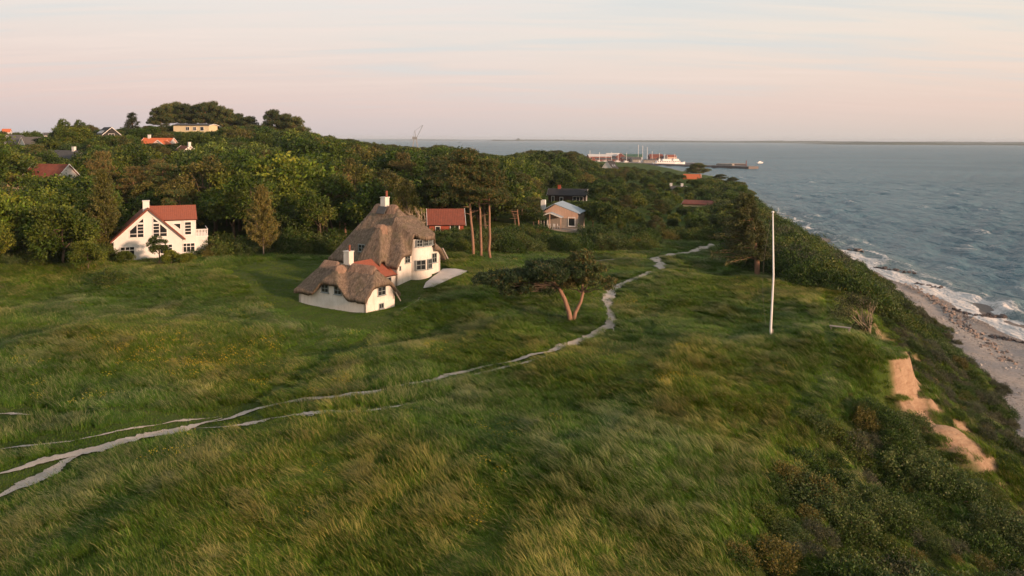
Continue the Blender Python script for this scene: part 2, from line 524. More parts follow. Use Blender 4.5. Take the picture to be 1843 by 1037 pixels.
gy = axis([(-40, 24, 16), (24, 120, 150), (120, 180, 60), (180, 400, 70), (400, 1300, 60), (1300, 6500, 40)])
gx = axis([(-6500, -900, 30), (-900, -220, 50), (-220, -70, 60), (-70, 20, 90), (20, 66, 110), (66, 110, 60), (110, 260, 50)])
GX, GY = np.meshgrid(gx, gy, indexing='ij')
GZ = H(GX, GY)
gm = mesh_np('ground', np.stack([GX, GY, GZ], -1).reshape(-1, 3), grid_quads(len(gx), len(gy)), smooth=True)
fx, fy = GX.ravel(), GY.ravel()
xe, xb, xw = x_edge(fy), x_beach(fy), x_water(fy)
sandd = seg_dist(fx, fy, [(36.2, 73), (35.3, 68.5), (35.8, 62.5)])
gzx, gzy = np.gradient(GZ, gx, axis=0).ravel(), np.gradient(GZ, gy, axis=1).ravel()
steep = np.hypot(gzx, gzy)
bl = sstep(2.1, 1.1, sandd - 1.2 * sstep(67, 62.5, fy) + 0.45 * smooth_noise(fx, fy, 3, 21)) * (fx > xe - 0.5)
bl = np.maximum(bl, sstep(0.75, 1.1, steep) * sstep(65, 68, fy) * sstep(88, 84, fy) * sstep(32.5, 34.5, fx) * (fx < xb - 4))
beach = sstep(-0.5, 0.5, fx - xb)
mown = np.maximum(in_poly(fx, fy, MOWN).astype(float), sstep(1.6, 0.6, trail_dist(fx, fy)))
mown = np.maximum(mown, sstep(2.4, 0.8, path_dist(fx, fy)) * sstep(30, 40, fy))
wet = sstep(4.0, 1.0, xw - fx)
slope = sstep(0.0, 3.0, fx - xe) * (1 - beach)
for nm, arr in (('sand', bl), ('beach', beach), ('mown', mown), ('wet', wet), ('slope', slope)):
    a = gm.attributes.new(nm, 'FLOAT', 'POINT')
    a.data.foreach_set('value', arr.astype(np.float32))
m, nt = new_mat('ground')
A = {k: node(nt, 'ShaderNodeAttribute', attribute_name=k).outputs['Fac'] for k in ('sand', 'beach', 'mown', 'wet', 'slope')}
tc = node(nt, 'ShaderNodeTexCoord').outputs['Object']
na = node(nt, 'ShaderNodeTexNoise', {'Vector': tc, 'Scale': 0.12, 'Detail': 6.0, 'Roughness': 0.6}).outputs[0]
nb = node(nt, 'ShaderNodeTexNoise', {'Vector': tc, 'Scale': 1.7, 'Detail': 8.0, 'Roughness': 0.7}).outputs[0]
nc = node(nt, 'ShaderNodeTexNoise', {'Vector': tc, 'Scale': 9.0, 'Detail': 5.0, 'Roughness': 0.7}).outputs[0]
turf = mixc(nt, maprange(nt, nb, 0.3, 0.7), (0.034, 0.066, 0.009), (0.058, 0.098, 0.013))
turf = mixc(nt, maprange(nt, na, 0.45, 0.65, 0, 0.6), turf, (0.095, 0.115, 0.018))
short = mixc(nt, maprange(nt, nc, 0.3, 0.7), (0.036, 0.066, 0.013), (0.078, 0.110, 0.024))
short = mixc(nt, maprange(nt, nb, 0.50, 0.68, 0, 0.7), short, (0.11, 0.105, 0.045))
c = mixc(nt, A['mown'], turf, short)
c = mixc(nt, A['slope'], c, mixc(nt, maprange(nt, nb, 0.35, 0.7), (0.035, 0.055, 0.012), (0.085, 0.10, 0.028)))
sand = mixc(nt, maprange(nt, nb, 0.3, 0.7), (0.46, 0.33, 0.22), (0.34, 0.225, 0.145))
mpz = node(nt, 'ShaderNodeMapping', {0: tc, 'Scale': (0.5, 0.5, 3.0)}).outputs[0]
lay = node(nt, 'ShaderNodeTexNoise', {'Vector': mpz, 'Scale': 1.0, 'Detail': 6.0, 'Roughness': 0.7}).outputs[0]
sand = mixc(nt, maprange(nt, lay, 0.45, 0.62, 0, 0.7), sand, (0.27, 0.165, 0.10))
sand = mixc(nt, maprange(nt, nc, 0.55, 0.70, 0, 0.6), sand, (0.20, 0.12, 0.07))
sm = math_(nt, 'MULTIPLY', A['sand'], maprange(nt, nb, 0.74, 0.62))
c = mixc(nt, sm, c, sand)
vor = node(nt, 'ShaderNodeTexVoronoi', {'Vector': tc, 'Scale': 3.2}, feature='F1')
peb = mixc(nt, maprange(nt, node(nt, 'ShaderNodeSeparateColor', {0: vor.outputs['Color']}).outputs[0], 0, 1), (0.20, 0.18, 0.165), (0.46, 0.41, 0.37))
bs = mixc(nt, maprange(nt, nb, 0.42, 0.6), peb, (0.33, 0.31, 0.29))
bs = mixc(nt, maprange(nt, na, 0.45, 0.6, 0, 0.75), bs, (0.23, 0.235, 0.245))
bs = mixc(nt, math_(nt, 'MULTIPLY', A['wet'], 0.55), bs, (0.16, 0.125, 0.10))
c = mixc(nt, A['beach'], c, bs)
hgt = math_(nt, 'ADD', nb, math_(nt, 'MULTIPLY', nc, 0.5))
finish(nt, bsdf(nt, c, 0.9, 0.1, hgt, 0.7, 0.25))
M['ground'] = m
tag(link('ground', gm, m), kind='structure')

# ------------------------------------------------------------------ paths, terrace
def path_mat(name, ca, cb, ragged=False):
    m, nt = new_mat(name)
    tc = node(nt, 'ShaderNodeTexCoord').outputs['Object']
    a = node(nt, 'ShaderNodeTexNoise', {'Vector': tc, 'Scale': 1.1, 'Detail': 7.0, 'Roughness': 0.7}).outputs[0]
    b = node(nt, 'ShaderNodeTexNoise', {'Vector': tc, 'Scale': 14.0, 'Detail': 4.0, 'Roughness': 0.7}).outputs[0]
    c = mixc(nt, maprange(nt, a, 0.35, 0.65), ca, cb)
    c = mixc(nt, maprange(nt, b, 0.3, 0.75, 0, 0.45), c, tuple(v * 0.6 for v in cb))
    sh = bsdf(nt, c, 0.92, 0.1, b, 0.5, 0.05)
    if ragged:                                       # turf creeps in from the sides in tongues and islands
        e = node(nt, 'ShaderNodeAttribute', attribute_name='rim').outputs['Fac']
        g = node(nt, 'ShaderNodeTexNoise', {'Vector': tc, 'Scale': 2.6, 'Detail': 6.0, 'Roughness': 0.75}).outputs[0]
        k = maprange(nt, math_(nt, 'SUBTRACT', math_(nt, 'MULTIPLY', g, 1.9), e), 0.02, 0.12)
        sh = node(nt, 'ShaderNodeMixShader', {0: k, 1: node(nt, 'ShaderNodeBsdfTransparent').outputs[0], 2: sh}).outputs[0]
    finish(nt, sh)
    return m
M['path'] = path_mat('trodden_path', (0.56, 0.51, 0.45), (0.40, 0.355, 0.30), True)
M['gravel'] = path_mat('gravel', (0.66, 0.63, 0.60), (0.55, 0.52, 0.49))
for nm, p, hw, seed in PATH_PLAN:
    r = np.random.default_rng(seed + 40)
    q = dense(p[::2] if len(p) > 8 else p, 0.22)
    n = len(q)
    tg = np.gradient(q, axis=0)
    tg /= np.hypot(tg[:, 0], tg[:, 1])[:, None] + 1e-9
    nr = np.stack([-tg[:, 1], tg[:, 0]], 1)
    s = np.arange(n) * 0.22
    wl = hw * (1 + 0.28 * np.sin(s * 0.5 + seed) + 0.22 * np.sin(s * 1.7 + 2 * seed) + r.normal(0, 0.2, n))
    wr = hw * (1 + 0.28 * np.sin(s * 0.43 + 3 * seed) + 0.22 * np.sin(s * 1.5 + seed) + r.normal(0, 0.2, n))
    if seed in (3, 4, 6, 9, 10):
        fr_ = np.clip(0.75 + 0.9 * np.interp(s, np.arange(0, s[-1] + 2, 0.7), r.normal(0, 0.6, len(np.arange(0, s[-1] + 2, 0.7)))), 0.05, 1.3)
        wl, wr = wl * fr_, wr * np.roll(fr_, 3)
    taper = np.clip(np.minimum(s, s[-1] - s) / 2.5, 0.15, 1)
    cols = []
    for k in np.linspace(-1, 1, 9):
        off = np.where(k < 0, -k * wl, -k * wr) * taper * 1.3
        xy = q + nr * off[:, None]
        z = H(xy[:, 0], xy[:, 1]) + 0.035 + seed * 0.004
        cols.append(np.column_stack([xy, z]))
    v = np.stack(cols, 1).reshape(-1, 3)
    pm = mesh_np(nm, v, grid_quads(n, 9), smooth=True)
    a = pm.attributes.new('rim', 'FLOAT', 'POINT')
    rim = np.tile(np.abs(np.linspace(-1, 1, 9)) ** 1.6 * 1.15 + (0.5 if seed in (3, 4, 6, 10) else 0.15 if seed in (5, 9) else 0.0), n)
    a.data.foreach_set('value', rim.astype(np.float32))
    tag(link(nm, pm, M['path']), kind='structure')
tp = np.array(TERRACE)
bm = bmesh.new()
vv = [bm.verts.new((x, y, 0)) for x, y in tp]
bm.faces.new(vv)
bmesh.ops.triangulate(bm, faces=bm.faces)
for _ in range(3):
    bmesh.ops.subdivide_edges(bm, edges=bm.edges, cuts=1)
for v in bm.verts:
    v.co.z = float(H(v.co.x, v.co.y)) + 0.16
bmesh.ops.recalc_face_normals(bm, faces=bm.faces)
tm = bpy.data.meshes.new('terrace')
bm.to_mesh(tm)
bm.free()
tag(link('terrace', tm, M['gravel']), kind='structure')

# ------------------------------------------------------------------ sea: a fan of real waves that coarsens with distance
az = np.linspace(R(-60), R(60), 560)
rd = np.concatenate([np.geomspace(62, 700, 520), np.geomspace(704, 40000, 130)])
AZ, RD = np.meshgrid(az, rd, indexing='ij')
SX, SY = RD * np.sin(AZ), RD * np.cos(AZ)
wz = np.zeros_like(SX)
wr_ = np.random.default_rng(4)
wind = math.atan2(0.15, -1.0)
for k in range(46):
    lam = wr_.uniform(1.0, 2.9) ** 3 * 0.75 + 0.5
    a = wind + wr_.normal(0, 0.45)
    kk = 2 * math.pi / lam
    amp = 0.0145 * lam ** 0.85
    cell = np.maximum(RD * (az[1] - az[0]), RD * 0.0047)
    fade = np.clip(1.8 - cell * 3.2 / lam, 0, 1)
    ph = kk * (math.cos(a) * SX + math.sin(a) * SY) + wr_.uniform(0, 6.28)
    sn = np.sin(ph)
    wz += fade * amp * (sn + 0.35 * np.sin(2 * ph + 1.5))
env = 0.75 + 0.35 * smooth_noise(SX, SY, 60, 8)
off = SX - x_water(SY)
wz = wz * env * sstep(-1, 12, off)
# swell rising to break on the shore
br = np.sin((off - 1.5 * smooth_noise(SX, SY, 14, 31)) * 2 * math.pi / 8.5)
wz = wz + 0.32 * np.maximum(br, 0) ** 2 * sstep(0, 5, off) * sstep(24, 9, off) * (RD < 400)
wm = mesh_np('sea', np.stack([SX, SY, wz], -1).reshape(-1, 3), grid_quads(len(az), len(rd)), smooth=True)
foam = sstep(11, 2, off + 2.5 * smooth_noise(SX, SY, 9, 33) - 5.0 * np.exp(-((SY - 118) / 14) ** 2) - 3.0 * np.exp(-((SY - 150) / 16) ** 2)) * (RD < 500)
crest = sstep(0.55, 0.95, br) * sstep(26, 12, off) * sstep(1, 4, off) * (RD < 400) * (0.5 + 0.5 * sstep(-.2, .8, smooth_noise(SX, SY, 25, 35)))
cap = sstep(0.30, 0.52, wz) * (RD < 700) * sstep(0.5, 1.1, smooth_noise(SX, SY, 22, 36)) * 0.8
for nm, arr in (('foam', np.maximum(foam, crest)), ('cap', cap), ('shallow', sstep(26, 0, off) * (RD < 1200))):
    a = wm.attributes.new(nm, 'FLOAT', 'POINT')
    a.data.foreach_set('value', arr.ravel().astype(np.float32))
m, nt = new_mat('sea_water')
tc = node(nt, 'ShaderNodeTexCoord').outputs['Object']
fo = node(nt, 'ShaderNodeAttribute', attribute_name='foam').outputs['Fac']
ca = node(nt, 'ShaderNodeAttribute', attribute_name='cap').outputs['Fac']
sh = node(nt, 'ShaderNodeAttribute', attribute_name='shallow').outputs['Fac']
nl = node(nt, 'ShaderNodeTexNoise', {'Vector': tc, 'Scale': 0.006, 'Detail': 4.0}).outputs[0]
ff = node(nt, 'ShaderNodeTexNoise', {'Vector': tc, 'Scale': 0.55, 'Detail': 9.0, 'Roughness': 0.72, 'Distortion': 1.2}).outputs[0]
body = mixc(nt, maprange(nt, nl, 0.35, 0.65), (0.042, 0.118, 0.160), (0.072, 0.162, 0.205))
body = mixc(nt, math_(nt, 'MULTIPLY', sh, 0.6), body, (0.13, 0.17, 0.155))
fm = maprange(nt, math_(nt, 'ADD', math_(nt, 'MULTIPLY', fo, 0.62), ff), 0.74, 0.98)
fm = math_(nt, 'MULTIPLY', fm, maprange(nt, fo, 0.02, 0.3))
fm = math_(nt, 'MAXIMUM', fm, math_(nt, 'MULTIPLY', ca, maprange(nt, ff, 0.45, 0.6)))
body = mixc(nt, fm, body, (0.68, 0.67, 0.65))
mp = node(nt, 'ShaderNodeMapping', {0: tc, 'Rotation': (0, 0, R(10)), 'Scale': (1.0, 0.45, 1.0)}).outputs[0]
w1 = node(nt, 'ShaderNodeTexNoise', {'Vector': mp, 'Scale': 0.9, 'Detail': 6.0, 'Roughness': 0.65}).outputs[0]
w2 = node(nt, 'ShaderNodeTexNoise', {'Vector': mp, 'Scale': 0.10, 'Detail': 5.0, 'Roughness': 0.6}).outputs[0]
b1 = node(nt, 'ShaderNodeBump', {'Height': w2, 'Strength': 0.9, 'Distance': 7.0})
b2 = node(nt, 'ShaderNodeBump', {'Height': w1, 'Strength': 0.85, 'Distance': 0.6, 'Normal': b1.outputs[0]})
# a wind-roughened sea never mirrors fully at a grazing angle: its mean reflectance is capped
df = node(nt, 'ShaderNodeBsdfDiffuse', {0: body, 'Normal': b2.outputs[0]}).outputs[0]
gl = node(nt, 'ShaderNodeBsdfGlossy', {0: (1, 1, 1, 1), 'Roughness': 0.2, 'Normal': b2.outputs[0]}).outputs[0]
fr = node(nt, 'ShaderNodeFresnel', {'IOR': 1.33, 'Normal': b2.outputs[0]}).outputs[0]
rf = math_(nt, 'MULTIPLY', maprange(nt, fr, 0.0, 0.8, 0.02, 0.40), maprange(nt, fm, 0, 1, 1.0, 0.1))
finish(nt, node(nt, 'ShaderNodeMixShader', {0: rf, 1: df, 2: gl}).outputs[0])
M['sea'] = m
tag(link('sea', wm, m), kind='structure')
# far shore across the water
def far_coast(name, px0, px1, depth, hmax, seed):
    r = np.random.default_rng(seed)
    n = 220
    xs = np.linspace((px0 - W / 2) * depth / F, (px1 - W / 2) * depth / F, n)
    h = hmax * (0.55 + 0.22 * np.interp(np.arange(n), np.arange(0, n + 20, 20), r.normal(0, 1, len(np.arange(0, n + 20, 20)))) + 0.08 * r.normal(0, 1, n))
    h = np.maximum(h, 1) * np.clip(np.minimum(np.arange(n), n - 1 - np.arange(n)) / 30, 0.02, 1)
    rows = [np.column_stack([xs, np.full(n, depth + dy) + 60 * np.sin(xs * 0.002), k * h - 1.5]) for dy, k in ((0, 0), (25, 0.75), (180, 1.0), (700, 0.9), (1500, 0.0))]
    me = mesh_np(name, np.stack(rows, 1).reshape(-1, 3), grid_quads(n, 5))
    return tag(link(name, me, M['far_land']), kind='structure')
M['far_land'] = simple('far_woods', (0.035, 0.05, 0.025), (0.07, 0.075, 0.035), 0.008, 0.9, 0.1, 0.0)
far_coast('far_shore', 1010, 2100, 9500, 34, 1)
far_coast('far_shore', 640, 1500, 12500, 26, 2)
far_coast('far_island', 875, 945, 11000, 32, 3)
far_coast('far_headland', 1470, 2300, 6200, 24, 4)
# ------------------------------------------------------------------ building helpers
def window(parent, o, r, n, w, h, cols=2, rows=2, frame='white_paint', t=0.07, depth=0.09, sill=True, name='window', pane_mat='glass', top_rows=None):
    """framed window: o = centre on the wall face, r = right, n = outward; panes are children"""
    o, r, n, z = Vector(o), Vector(r).normalized(), Vector(n).normalized(), Vector((0, 0, 1))
    b = MB()
    d = n * depth / 2
    b.obox(o + r * (w / 2 - t / 2) + d, r * t / 2, z * h / 2, d)
    b.obox(o - r * (w / 2 - t / 2) + d, r * t / 2, z * h / 2, d)
    b.obox(o + z * (h / 2 - t / 2) + d, r * (w / 2 - t), z * t / 2, d * 0.97)
    b.obox(o - z * (h / 2 - t / 2) + d, r * (w / 2 - t), z * t / 2, d * 0.97)
    iw, ih = w - 2 * t, h - 2 * t
    mt = t * 0.7
    for i in range(1, cols):
        b.obox(o + r * (-iw / 2 + iw * i / cols) + d * 0.9, r * mt / 2, z * ih / 2, d * 0.85)
    ys = [j / rows for j in range(1, rows)] if top_rows is None else [top_rows]
    for j in ys:
        b.obox(o + z * (-ih / 2 + ih * j) + d * 0.85, r * iw / 2, z * mt / 2, d * 0.75)
    if sill:
        b.obox(o - z * (h / 2 + 0.03) + n * (depth * 0.5 + 0.04), r * (w / 2 + 0.06), z * 0.03, n * (depth * 0.5 + 0.05))
    wo = b.build(name, M[frame], parent)
    edges = [0.0] + ys + [1.0]
    for i in range(cols):
        for e0, e1 in zip(edges[:-1], edges[1:]):
            c = o + r * (-iw / 2 + iw * (i + 0.5) / cols) + z * (-ih / 2 + ih * (e0 + e1) / 2) + n * 0.02
            MB().obox(c, r * (iw / cols / 2 - 0.002), z * (ih * (e1 - e0) / 2 - 0.002), n * 0.012).build('pane', M[pane_mat], wo)
    return wo

def smin(a, b, k=0.3):
    h = np.clip(0.5 + 0.5 * (b - a) / k, 0, 1)
    return b * (1 - h) + a * h - k * h * (1 - h)

def roof_shell(name, zf, inside, u0, u1, v0, v1, step, thick, mat, parent, blur=1):
    """thatch as a thick shell over a plan outline"""
    us, vs_ = np.arange(u0, u1 + 1e-6, step), np.arange(v0, v1 + 1e-6, step)
    U, V = np.meshgrid(us, vs_, indexing='ij')
    Z = zf(U, V)
    for _ in range(blur):
        P = np.pad(Z, 1, mode='edge')
        Z = (P[1:-1, 1:-1] * 2 + P[:-2, 1:-1] + P[2:, 1:-1] + P[1:-1, :-2] + P[1:-1, 2:]) / 6
    r = np.random.default_rng(len(name) + int(u0 * -10))
    Z = Z + 0.03 * smooth_noise(U, V, 0.9, 5) + 0.02 * smooth_noise(U, V, 0.4, 6) + r.normal(0, 0.008, Z.shape)
    C = inside((U[:-1, :-1] + U[1:, 1:]) / 2, (V[:-1, :-1] + V[1:, 1:]) / 2)
    nj = len(vs_)
    top = np.stack([U, V, Z], -1).reshape(-1, 3)
    edge = inside(U, V)
    bot = top.copy()
    bot[:, 2] -= thick
    q = grid_quads(len(us), nj)[C.ravel()]
    n = len(top)
    faces = [q, q[:, ::-1] + n]
    e = {}
    for f in q:
        for a, b in zip(f, np.roll(f, -1)):
            e[(a, b)] = 1
    sk = [(a, a + n, b + n, b) for (a, b) in e if (b, a) not in e]
    faces.append(np.array(sk))
    allf = np.concatenate(faces)
    used, invx = np.unique(allf.ravel(), return_inverse=True)
    me = mesh_np(name, np.concatenate([top, bot])[used], invx.reshape(-1, 4), smooth=True)
    return link(name, me, mat, parent)

def cap_strip(name, line, zf, half, parent, mat, lift=0.22, step=0.15):
    """rolled ridge of fresh thatch laid over the ridge line"""
    line = [Vector(p) for p in line]
    L = (line[1] - line[0]).length
    t = (line[1] - line[0]).normalized()
    s = Vector((-t.y, t.x))
    ni, nj = max(4, int(L / step)), 11
    v = []
    for i in range(ni + 1):
        e = i / ni
        endf = min(1.0, min(i, ni - i) / 2.0 + 0.25)
        for j in range(nj):
            k = j / (nj - 1) * 2 - 1
            p = line[0] + t * (L * e) + s * (k * half * (0.93 + 0.07 * endf + 0.05 * math.sin(i * 1.7)))
            z = float(zf(np.array(p.x), np.array(p.y)))
            v.append((p.x, p.y, z + (lift * (1 - 0.25 * k * k) if abs(k) < 0.99 else -0.05) * endf))
    return link(name, mesh_np(name, v, grid_quads(ni + 1, nj), smooth=True), mat, parent)

def thatch_mat(name, c1, c2, c3):
    m, nt = new_mat(name)
    tc = node(nt, 'ShaderNodeTexCoord').outputs['Object']
    nrm = node(nt, 'ShaderNodeNewGeometry').outputs['Normal']
    mp = node(nt, 'ShaderNodeMapping', {0: tc, 'Scale': (7.0, 7.0, 0.45)}).outputs[0]
    st = node(nt, 'ShaderNodeTexNoise', {'Vector': mp, 'Scale': 0.62, 'Detail': 7.0, 'Roughness': 0.8}).outputs[0]
    la = node(nt, 'ShaderNodeTexNoise', {'Vector': tc, 'Scale': 0.8, 'Detail': 6.0, 'Roughness': 0.65}).outputs[0]
    fi = node(nt, 'ShaderNodeTexNoise', {'Vector': tc, 'Scale': 14.0, 'Detail': 3.0, 'Roughness': 0.7}).outputs[0]
    c = mixc(nt, maprange(nt, st, 0.40, 0.60), tuple(v * 0.6 for v in c1), c2)
    c = mixc(nt, maprange(nt, la, 0.48, 0.70, 0, 0.65), c, c3)
    c = mixc(nt, maprange(nt, fi, 0.35, 0.7, 0, 0.35), c, tuple(v * 0.5 for v in c1))
    finish(nt, bsdf(nt, c, 0.95, 0.05, math_(nt, 'ADD', math_(nt, 'MULTIPLY', st, 1.5), fi), 1.0, 0.12))
    return m
M['thatch'] = thatch_mat('thatch', (0.225, 0.172, 0.130), (0.35, 0.265, 0.20), (0.17, 0.155, 0.085))
M['thatch_cap'] = thatch_mat('thatch_ridge', (0.40, 0.265, 0.19), (0.50, 0.34, 0.25), (0.32, 0.21, 0.15))

def wall_strip(name, pts, z0, ztop, parent, mat, thick=0.3, inward=None):
    """wall following plan points, its top following the roof"""
    P = np.array(pts, float)
    n = len(P)
    tg = np.gradient(P, axis=0)
    tg /= np.hypot(tg[:, 0], tg[:, 1])[:, None]
    nr = np.stack([-tg[:, 1], tg[:, 0]], 1)          # left of travel = inside
    I = P + nr * thick
    zt = np.array([ztop(u, v) for u, v in P])
    rows = [np.column_stack([P, np.full(n, z0)]), np.column_stack([P, zt]), np.column_stack([I, zt]), np.column_stack([I, np.full(n, z0)])]
    v = np.stack(rows, 1).reshape(-1, 3)
    q = grid_quads(n, 4)
    q2 = np.array([[i * 4 + 3, (i + 1) * 4 + 3, (i + 1) * 4, i * 4] for i in range(n - 1)])
    caps = np.array([[0, 1, 2, 3], [(n - 1) * 4 + k for k in (3, 2, 1, 0)]])
    b = MB().add(v, [tuple(f) for f in np.concatenate([q, q2, caps])])
    return b.build(name, mat, parent)

# ------------------------------------------------------------------ the thatched house: local x runs along its long side, y away from us, z absolute
HA = Vector((-15.75, 85.5, 0))
hang = math.atan2(-0.555, 0.832)
house = empty('thatched_house', HA + Vector((0, 0, 0)), hang, 'whitewashed house with a steep grey-brown thatched roof and low thatched annex', 'house')
def zroof_annex(u, v):
    z = 16.6 - 1.1 * np.abs(v - 2.3)
    z = smin(z, 15.0 + 1.4 * (0.4 - u))
    z = smin(z, 13.5 + 1.5 * (u + 11.0))
    cr = smin(16.45 - 1.05 * np.abs(u + 5.2), 14.95 + 1.2 * (v + 0.5), 0.25)
    cr = np.where(v > 2.5, -9, cr)
    return -smin(-z, -cr, 0.25)
def in_annex(u, v):
    return (u > -11.0) & (u < 0.42) & (v > -0.5) & (v < 5.1)
ra = roof_shell('roof', zroof_annex, in_annex, -11.1, 0.5, -0.6, 5.2, 0.125, 0.42, M['thatch'], house)
for a, b in (((-9.1, 2.3), (-6.3, 2.3)), ((-4.5, 2.3), (-0.6, 2.3))):
    cap_strip('ridge_cap', [a, b], zroof_annex, 0.62, ra, M['thatch_cap'])
cap_strip('ridge_cap', [(-5.2, 0.45), (-5.2, 1.9)], zroof_annex, 0.62, ra, M['thatch_cap'])
def ztop_a(u, v):
    return float(zroof_annex(np.clip(u, -10.6, 0.0), np.clip(v, 0.0, 4.6))) - 0.30
lin = lambda a, b, n=60: np.linspace(a, b, n)
wall_strip('wall', np.column_stack([lin(-10.6, 0, 100), np.zeros(100)]), 10.2, lambda u, v: ztop_a(u, v), house, M['plaster'])
wall_strip('wall', np.column_stack([np.zeros(50), lin(0.0, 4.6, 50)]), 10.6, lambda u, v: ztop_a(u, v), house, M['plaster'])
wall_strip('wall', np.column_stack([lin(0, -10.6, 40), np.full(40, 4.6)]), 10.6, lambda u, v: ztop_a(u, v), house, M['plaster'])
wall_strip('wall', np.column_stack([np.full(40, -10.6), lin(4.6, 0.0, 40)]), 10.6, lambda u, v: ztop_a(u, v), house, M['plaster'])
U, V = (1, 0, 0), (0, 1, 0)
NF, NG = (0, -1, 0), (1, 0, 0)
window(house, (-6.25, -0.01, 14.08), U, NF, 1.15, 0.95, 2, 2, 'grey_frame')
window(house, (-4.2, -0.01, 14.08), U, NF, 1.15, 0.95, 2, 2, 'grey_frame')
window(house, (0.01, 2.45, 14.1), V, NG, 1.25, 1.0, 2, 2, 'grey_frame')
window(house, (0.04, 2.35, 12.45), V, NG, 0.75, 0.6, 2, 1, 'grey_frame')
# render ledge above the plinth of the gable
MB().box(0.004, 0.035, 0.05, 4.55, 10.4, 12.9).build('plinth', M['plaster'], house)
ch = MB().box(-5.7, -4.85, 2.3, 3.05, 15.2, 18.0).build('chimney', M['plaster'], house)
MB().box(-5.76, -4.79, 2.24, 3.11, 18.005, 18.1).build('chimney_cap', M['plaster'], ch)
MB().tube([(-5.05, 2.6, 18.05), (-5.05, 2.6, 18.8)], 0.11, 10).build('flue', M['tile'], ch)
# link with its red tiled roof
wall_strip('wall', np.column_stack([np.full(12, -4.72), lin(4.95, 9.98, 12)]), 11.2, lambda u, v: 14.45, house, M['plaster'])
def pantile(name, o, a, b, parent, mat, pitch=0.3, amp=0.035, n2=12):
    """tiled plane: o corner, a along the eave, b up the slope; rolls run up the slope, courses step"""
    o, a, b = Vector(o), Vector(a), Vector(b)
    nrm = a.cross(b).normalized()
    if nrm.z < 0:
        nrm = -nrm
    na = max(8, int(a.length / pitch) * 4)
    nb = max(4, int(b.length / 0.36)) * 2
    v = []
    for i in range(na + 1):
        for j in range(nb + 1):
            h = amp * (0.5 + 0.5 * math.cos(i / 4 * 2 * math.pi)) + (0.0 if j % 2 else 0.03)
            jj = min(j + (0.7 if j % 2 else 0), nb)
            v.append(o + a * (i / na) + b * (jj / nb) + nrm * h)
    q = grid_quads(na + 1, nb + 1)
    n = len(v)
    bot = [o - nrm * 0.08, o + a - nrm * 0.08, o + a + b - nrm * 0.08, o + b - nrm * 0.08]
    me_v = [tuple(p) for p in v] + [tuple(p) for p in bot]
    c = [0, na * (nb + 1), na * (nb + 1) + nb, nb]
    ex = [(n, n + 1, n + 2, n + 3)] + [(c[k], c[(k + 1) % 4], n + (k + 1) % 4, n + k) for k in range(4)]
    return link(name, mesh_np(name, me_v, np.concatenate([q, np.array(ex)])), mat, parent)
tl = pantile('tile_roof', (-4.35, 4.75, 14.42), (0, 5.15, 0), (-3.2, 0, 1.75), house, M['tile'])
window(house, (-4.71, 8.6, 13.75), V, NG, 1.1, 1.0, 2, 2, 'grey_frame')

DV = 14.4                                          # centre of the bow
def zroof_main(u, v):
    z = np.minimum(15.6 + 1.45 * (v - 9.5), 15.6 + 1.45 * (18.8 - v))
    z = smin(15.6 + 1.45 * (v - 9.5), 15.6 + 1.45 * (18.8 - v), 0.5)
    z = smin(z, 17.0 + 1.29 * (-4.0 - u), 0.5)
    z = smin(z, 15.6 + 1.65 * (u + 15.9), 0.5)
    # steep projecting gablet over the link, half-hipped
    g = smin(20.0 - 2.5 * np.maximum(np.abs(u + 8.0) - 0.45, 0), 15.75 + 2.3 * (v - 8.6), 0.4)
    g = np.where(v > 12.5, -9, g)
    z = -smin(-z, -g, 0.3)
    # small eyebrow over the front dormer window
    e = 17.85 + 0.22 * (v - 9.9) - 0.35 * np.abs(u + 10.3) ** 2
    z = np.where((v > 9.95) & (np.abs(u + 10.3) < 1.0), np.maximum(z, e), z)
    # broad swept dormer over the bow
    bw = 18.75 + 0.55 * (-3.0 - u) - 1.1 * np.maximum(np.abs(v - DV) - 1.55, 0) ** 1.5
    z = np.where((np.abs(v - DV) < 2.25) & (u > -7.4), np.maximum(z, bw), z)
    return z
def bow(v):
    return 1.15 * np.sqrt(np.clip(1 - ((v - DV) / 1.75) ** 2, 0, 1))
def in_main(u, v):
    r = (u > -15.9) & (u < -4.0 + 0.92 * bow(v)) & (v > 9.5) & (v < 18.8)
    g = (np.abs(u + 8.0) < 1.9) & (v > 8.6) & (v < 12)
    return r | g
rm = roof_shell('roof', zroof_main, in_main, -16.0, -2.5, 8.5, 18.9, 0.14, 0.45, M['thatch'], house)
cap_strip('ridge_cap', [(-12.15, 14.15), (-10.75, 14.15)], zroof_main, 0.75, rm, M['thatch_cap'], 0.25)
cap_strip('ridge_cap', [(-9.6, 14.15), (-8.0, 14.15)], zroof_main, 0.75, rm, M['thatch_cap'], 0.25)
cap_strip('ridge_cap', [(-8.0, 10.35), (-8.0, 11.5)], zroof_main, 0.85, rm, M['thatch_cap'], 0.24)
cap_strip('ridge_cap', [(-6.6, 13.0), (-6.6, 16.5)], zroof_main, 0.5, rm, M['thatch'], 0.13)
ztm = lambda u, v: float(zroof_main(np.clip(u, -15.5, -4.5), np.clip(v, 10.0, 18.35))) - 0.3
wall_strip('wall', np.column_stack([lin(-15.5, -4.5, 60), np.full(60, 10.0)]), 11.8, lambda u, v: min(ztm(u, v), 15.9), house, M['plaster'])
vv = lin(10.0, 18.35, 140)
wall_strip('wall', np.column_stack([-4.5 + bow(vv), vv]), 11.8, lambda u, v: min(min(ztm(-4.5, v), 17.0) if bow(v) < 0.02 else float(zroof_main(-4.55 + float(bow(v)), v)) - 0.34, 18.45), house, M['plaster'])
wall_strip('wall', np.column_stack([lin(-4.5, -15.5, 60), np.full(60, 18.35)]), 11.8, lambda u, v: min(ztm(u, v), 15.9), house, M['plaster'])
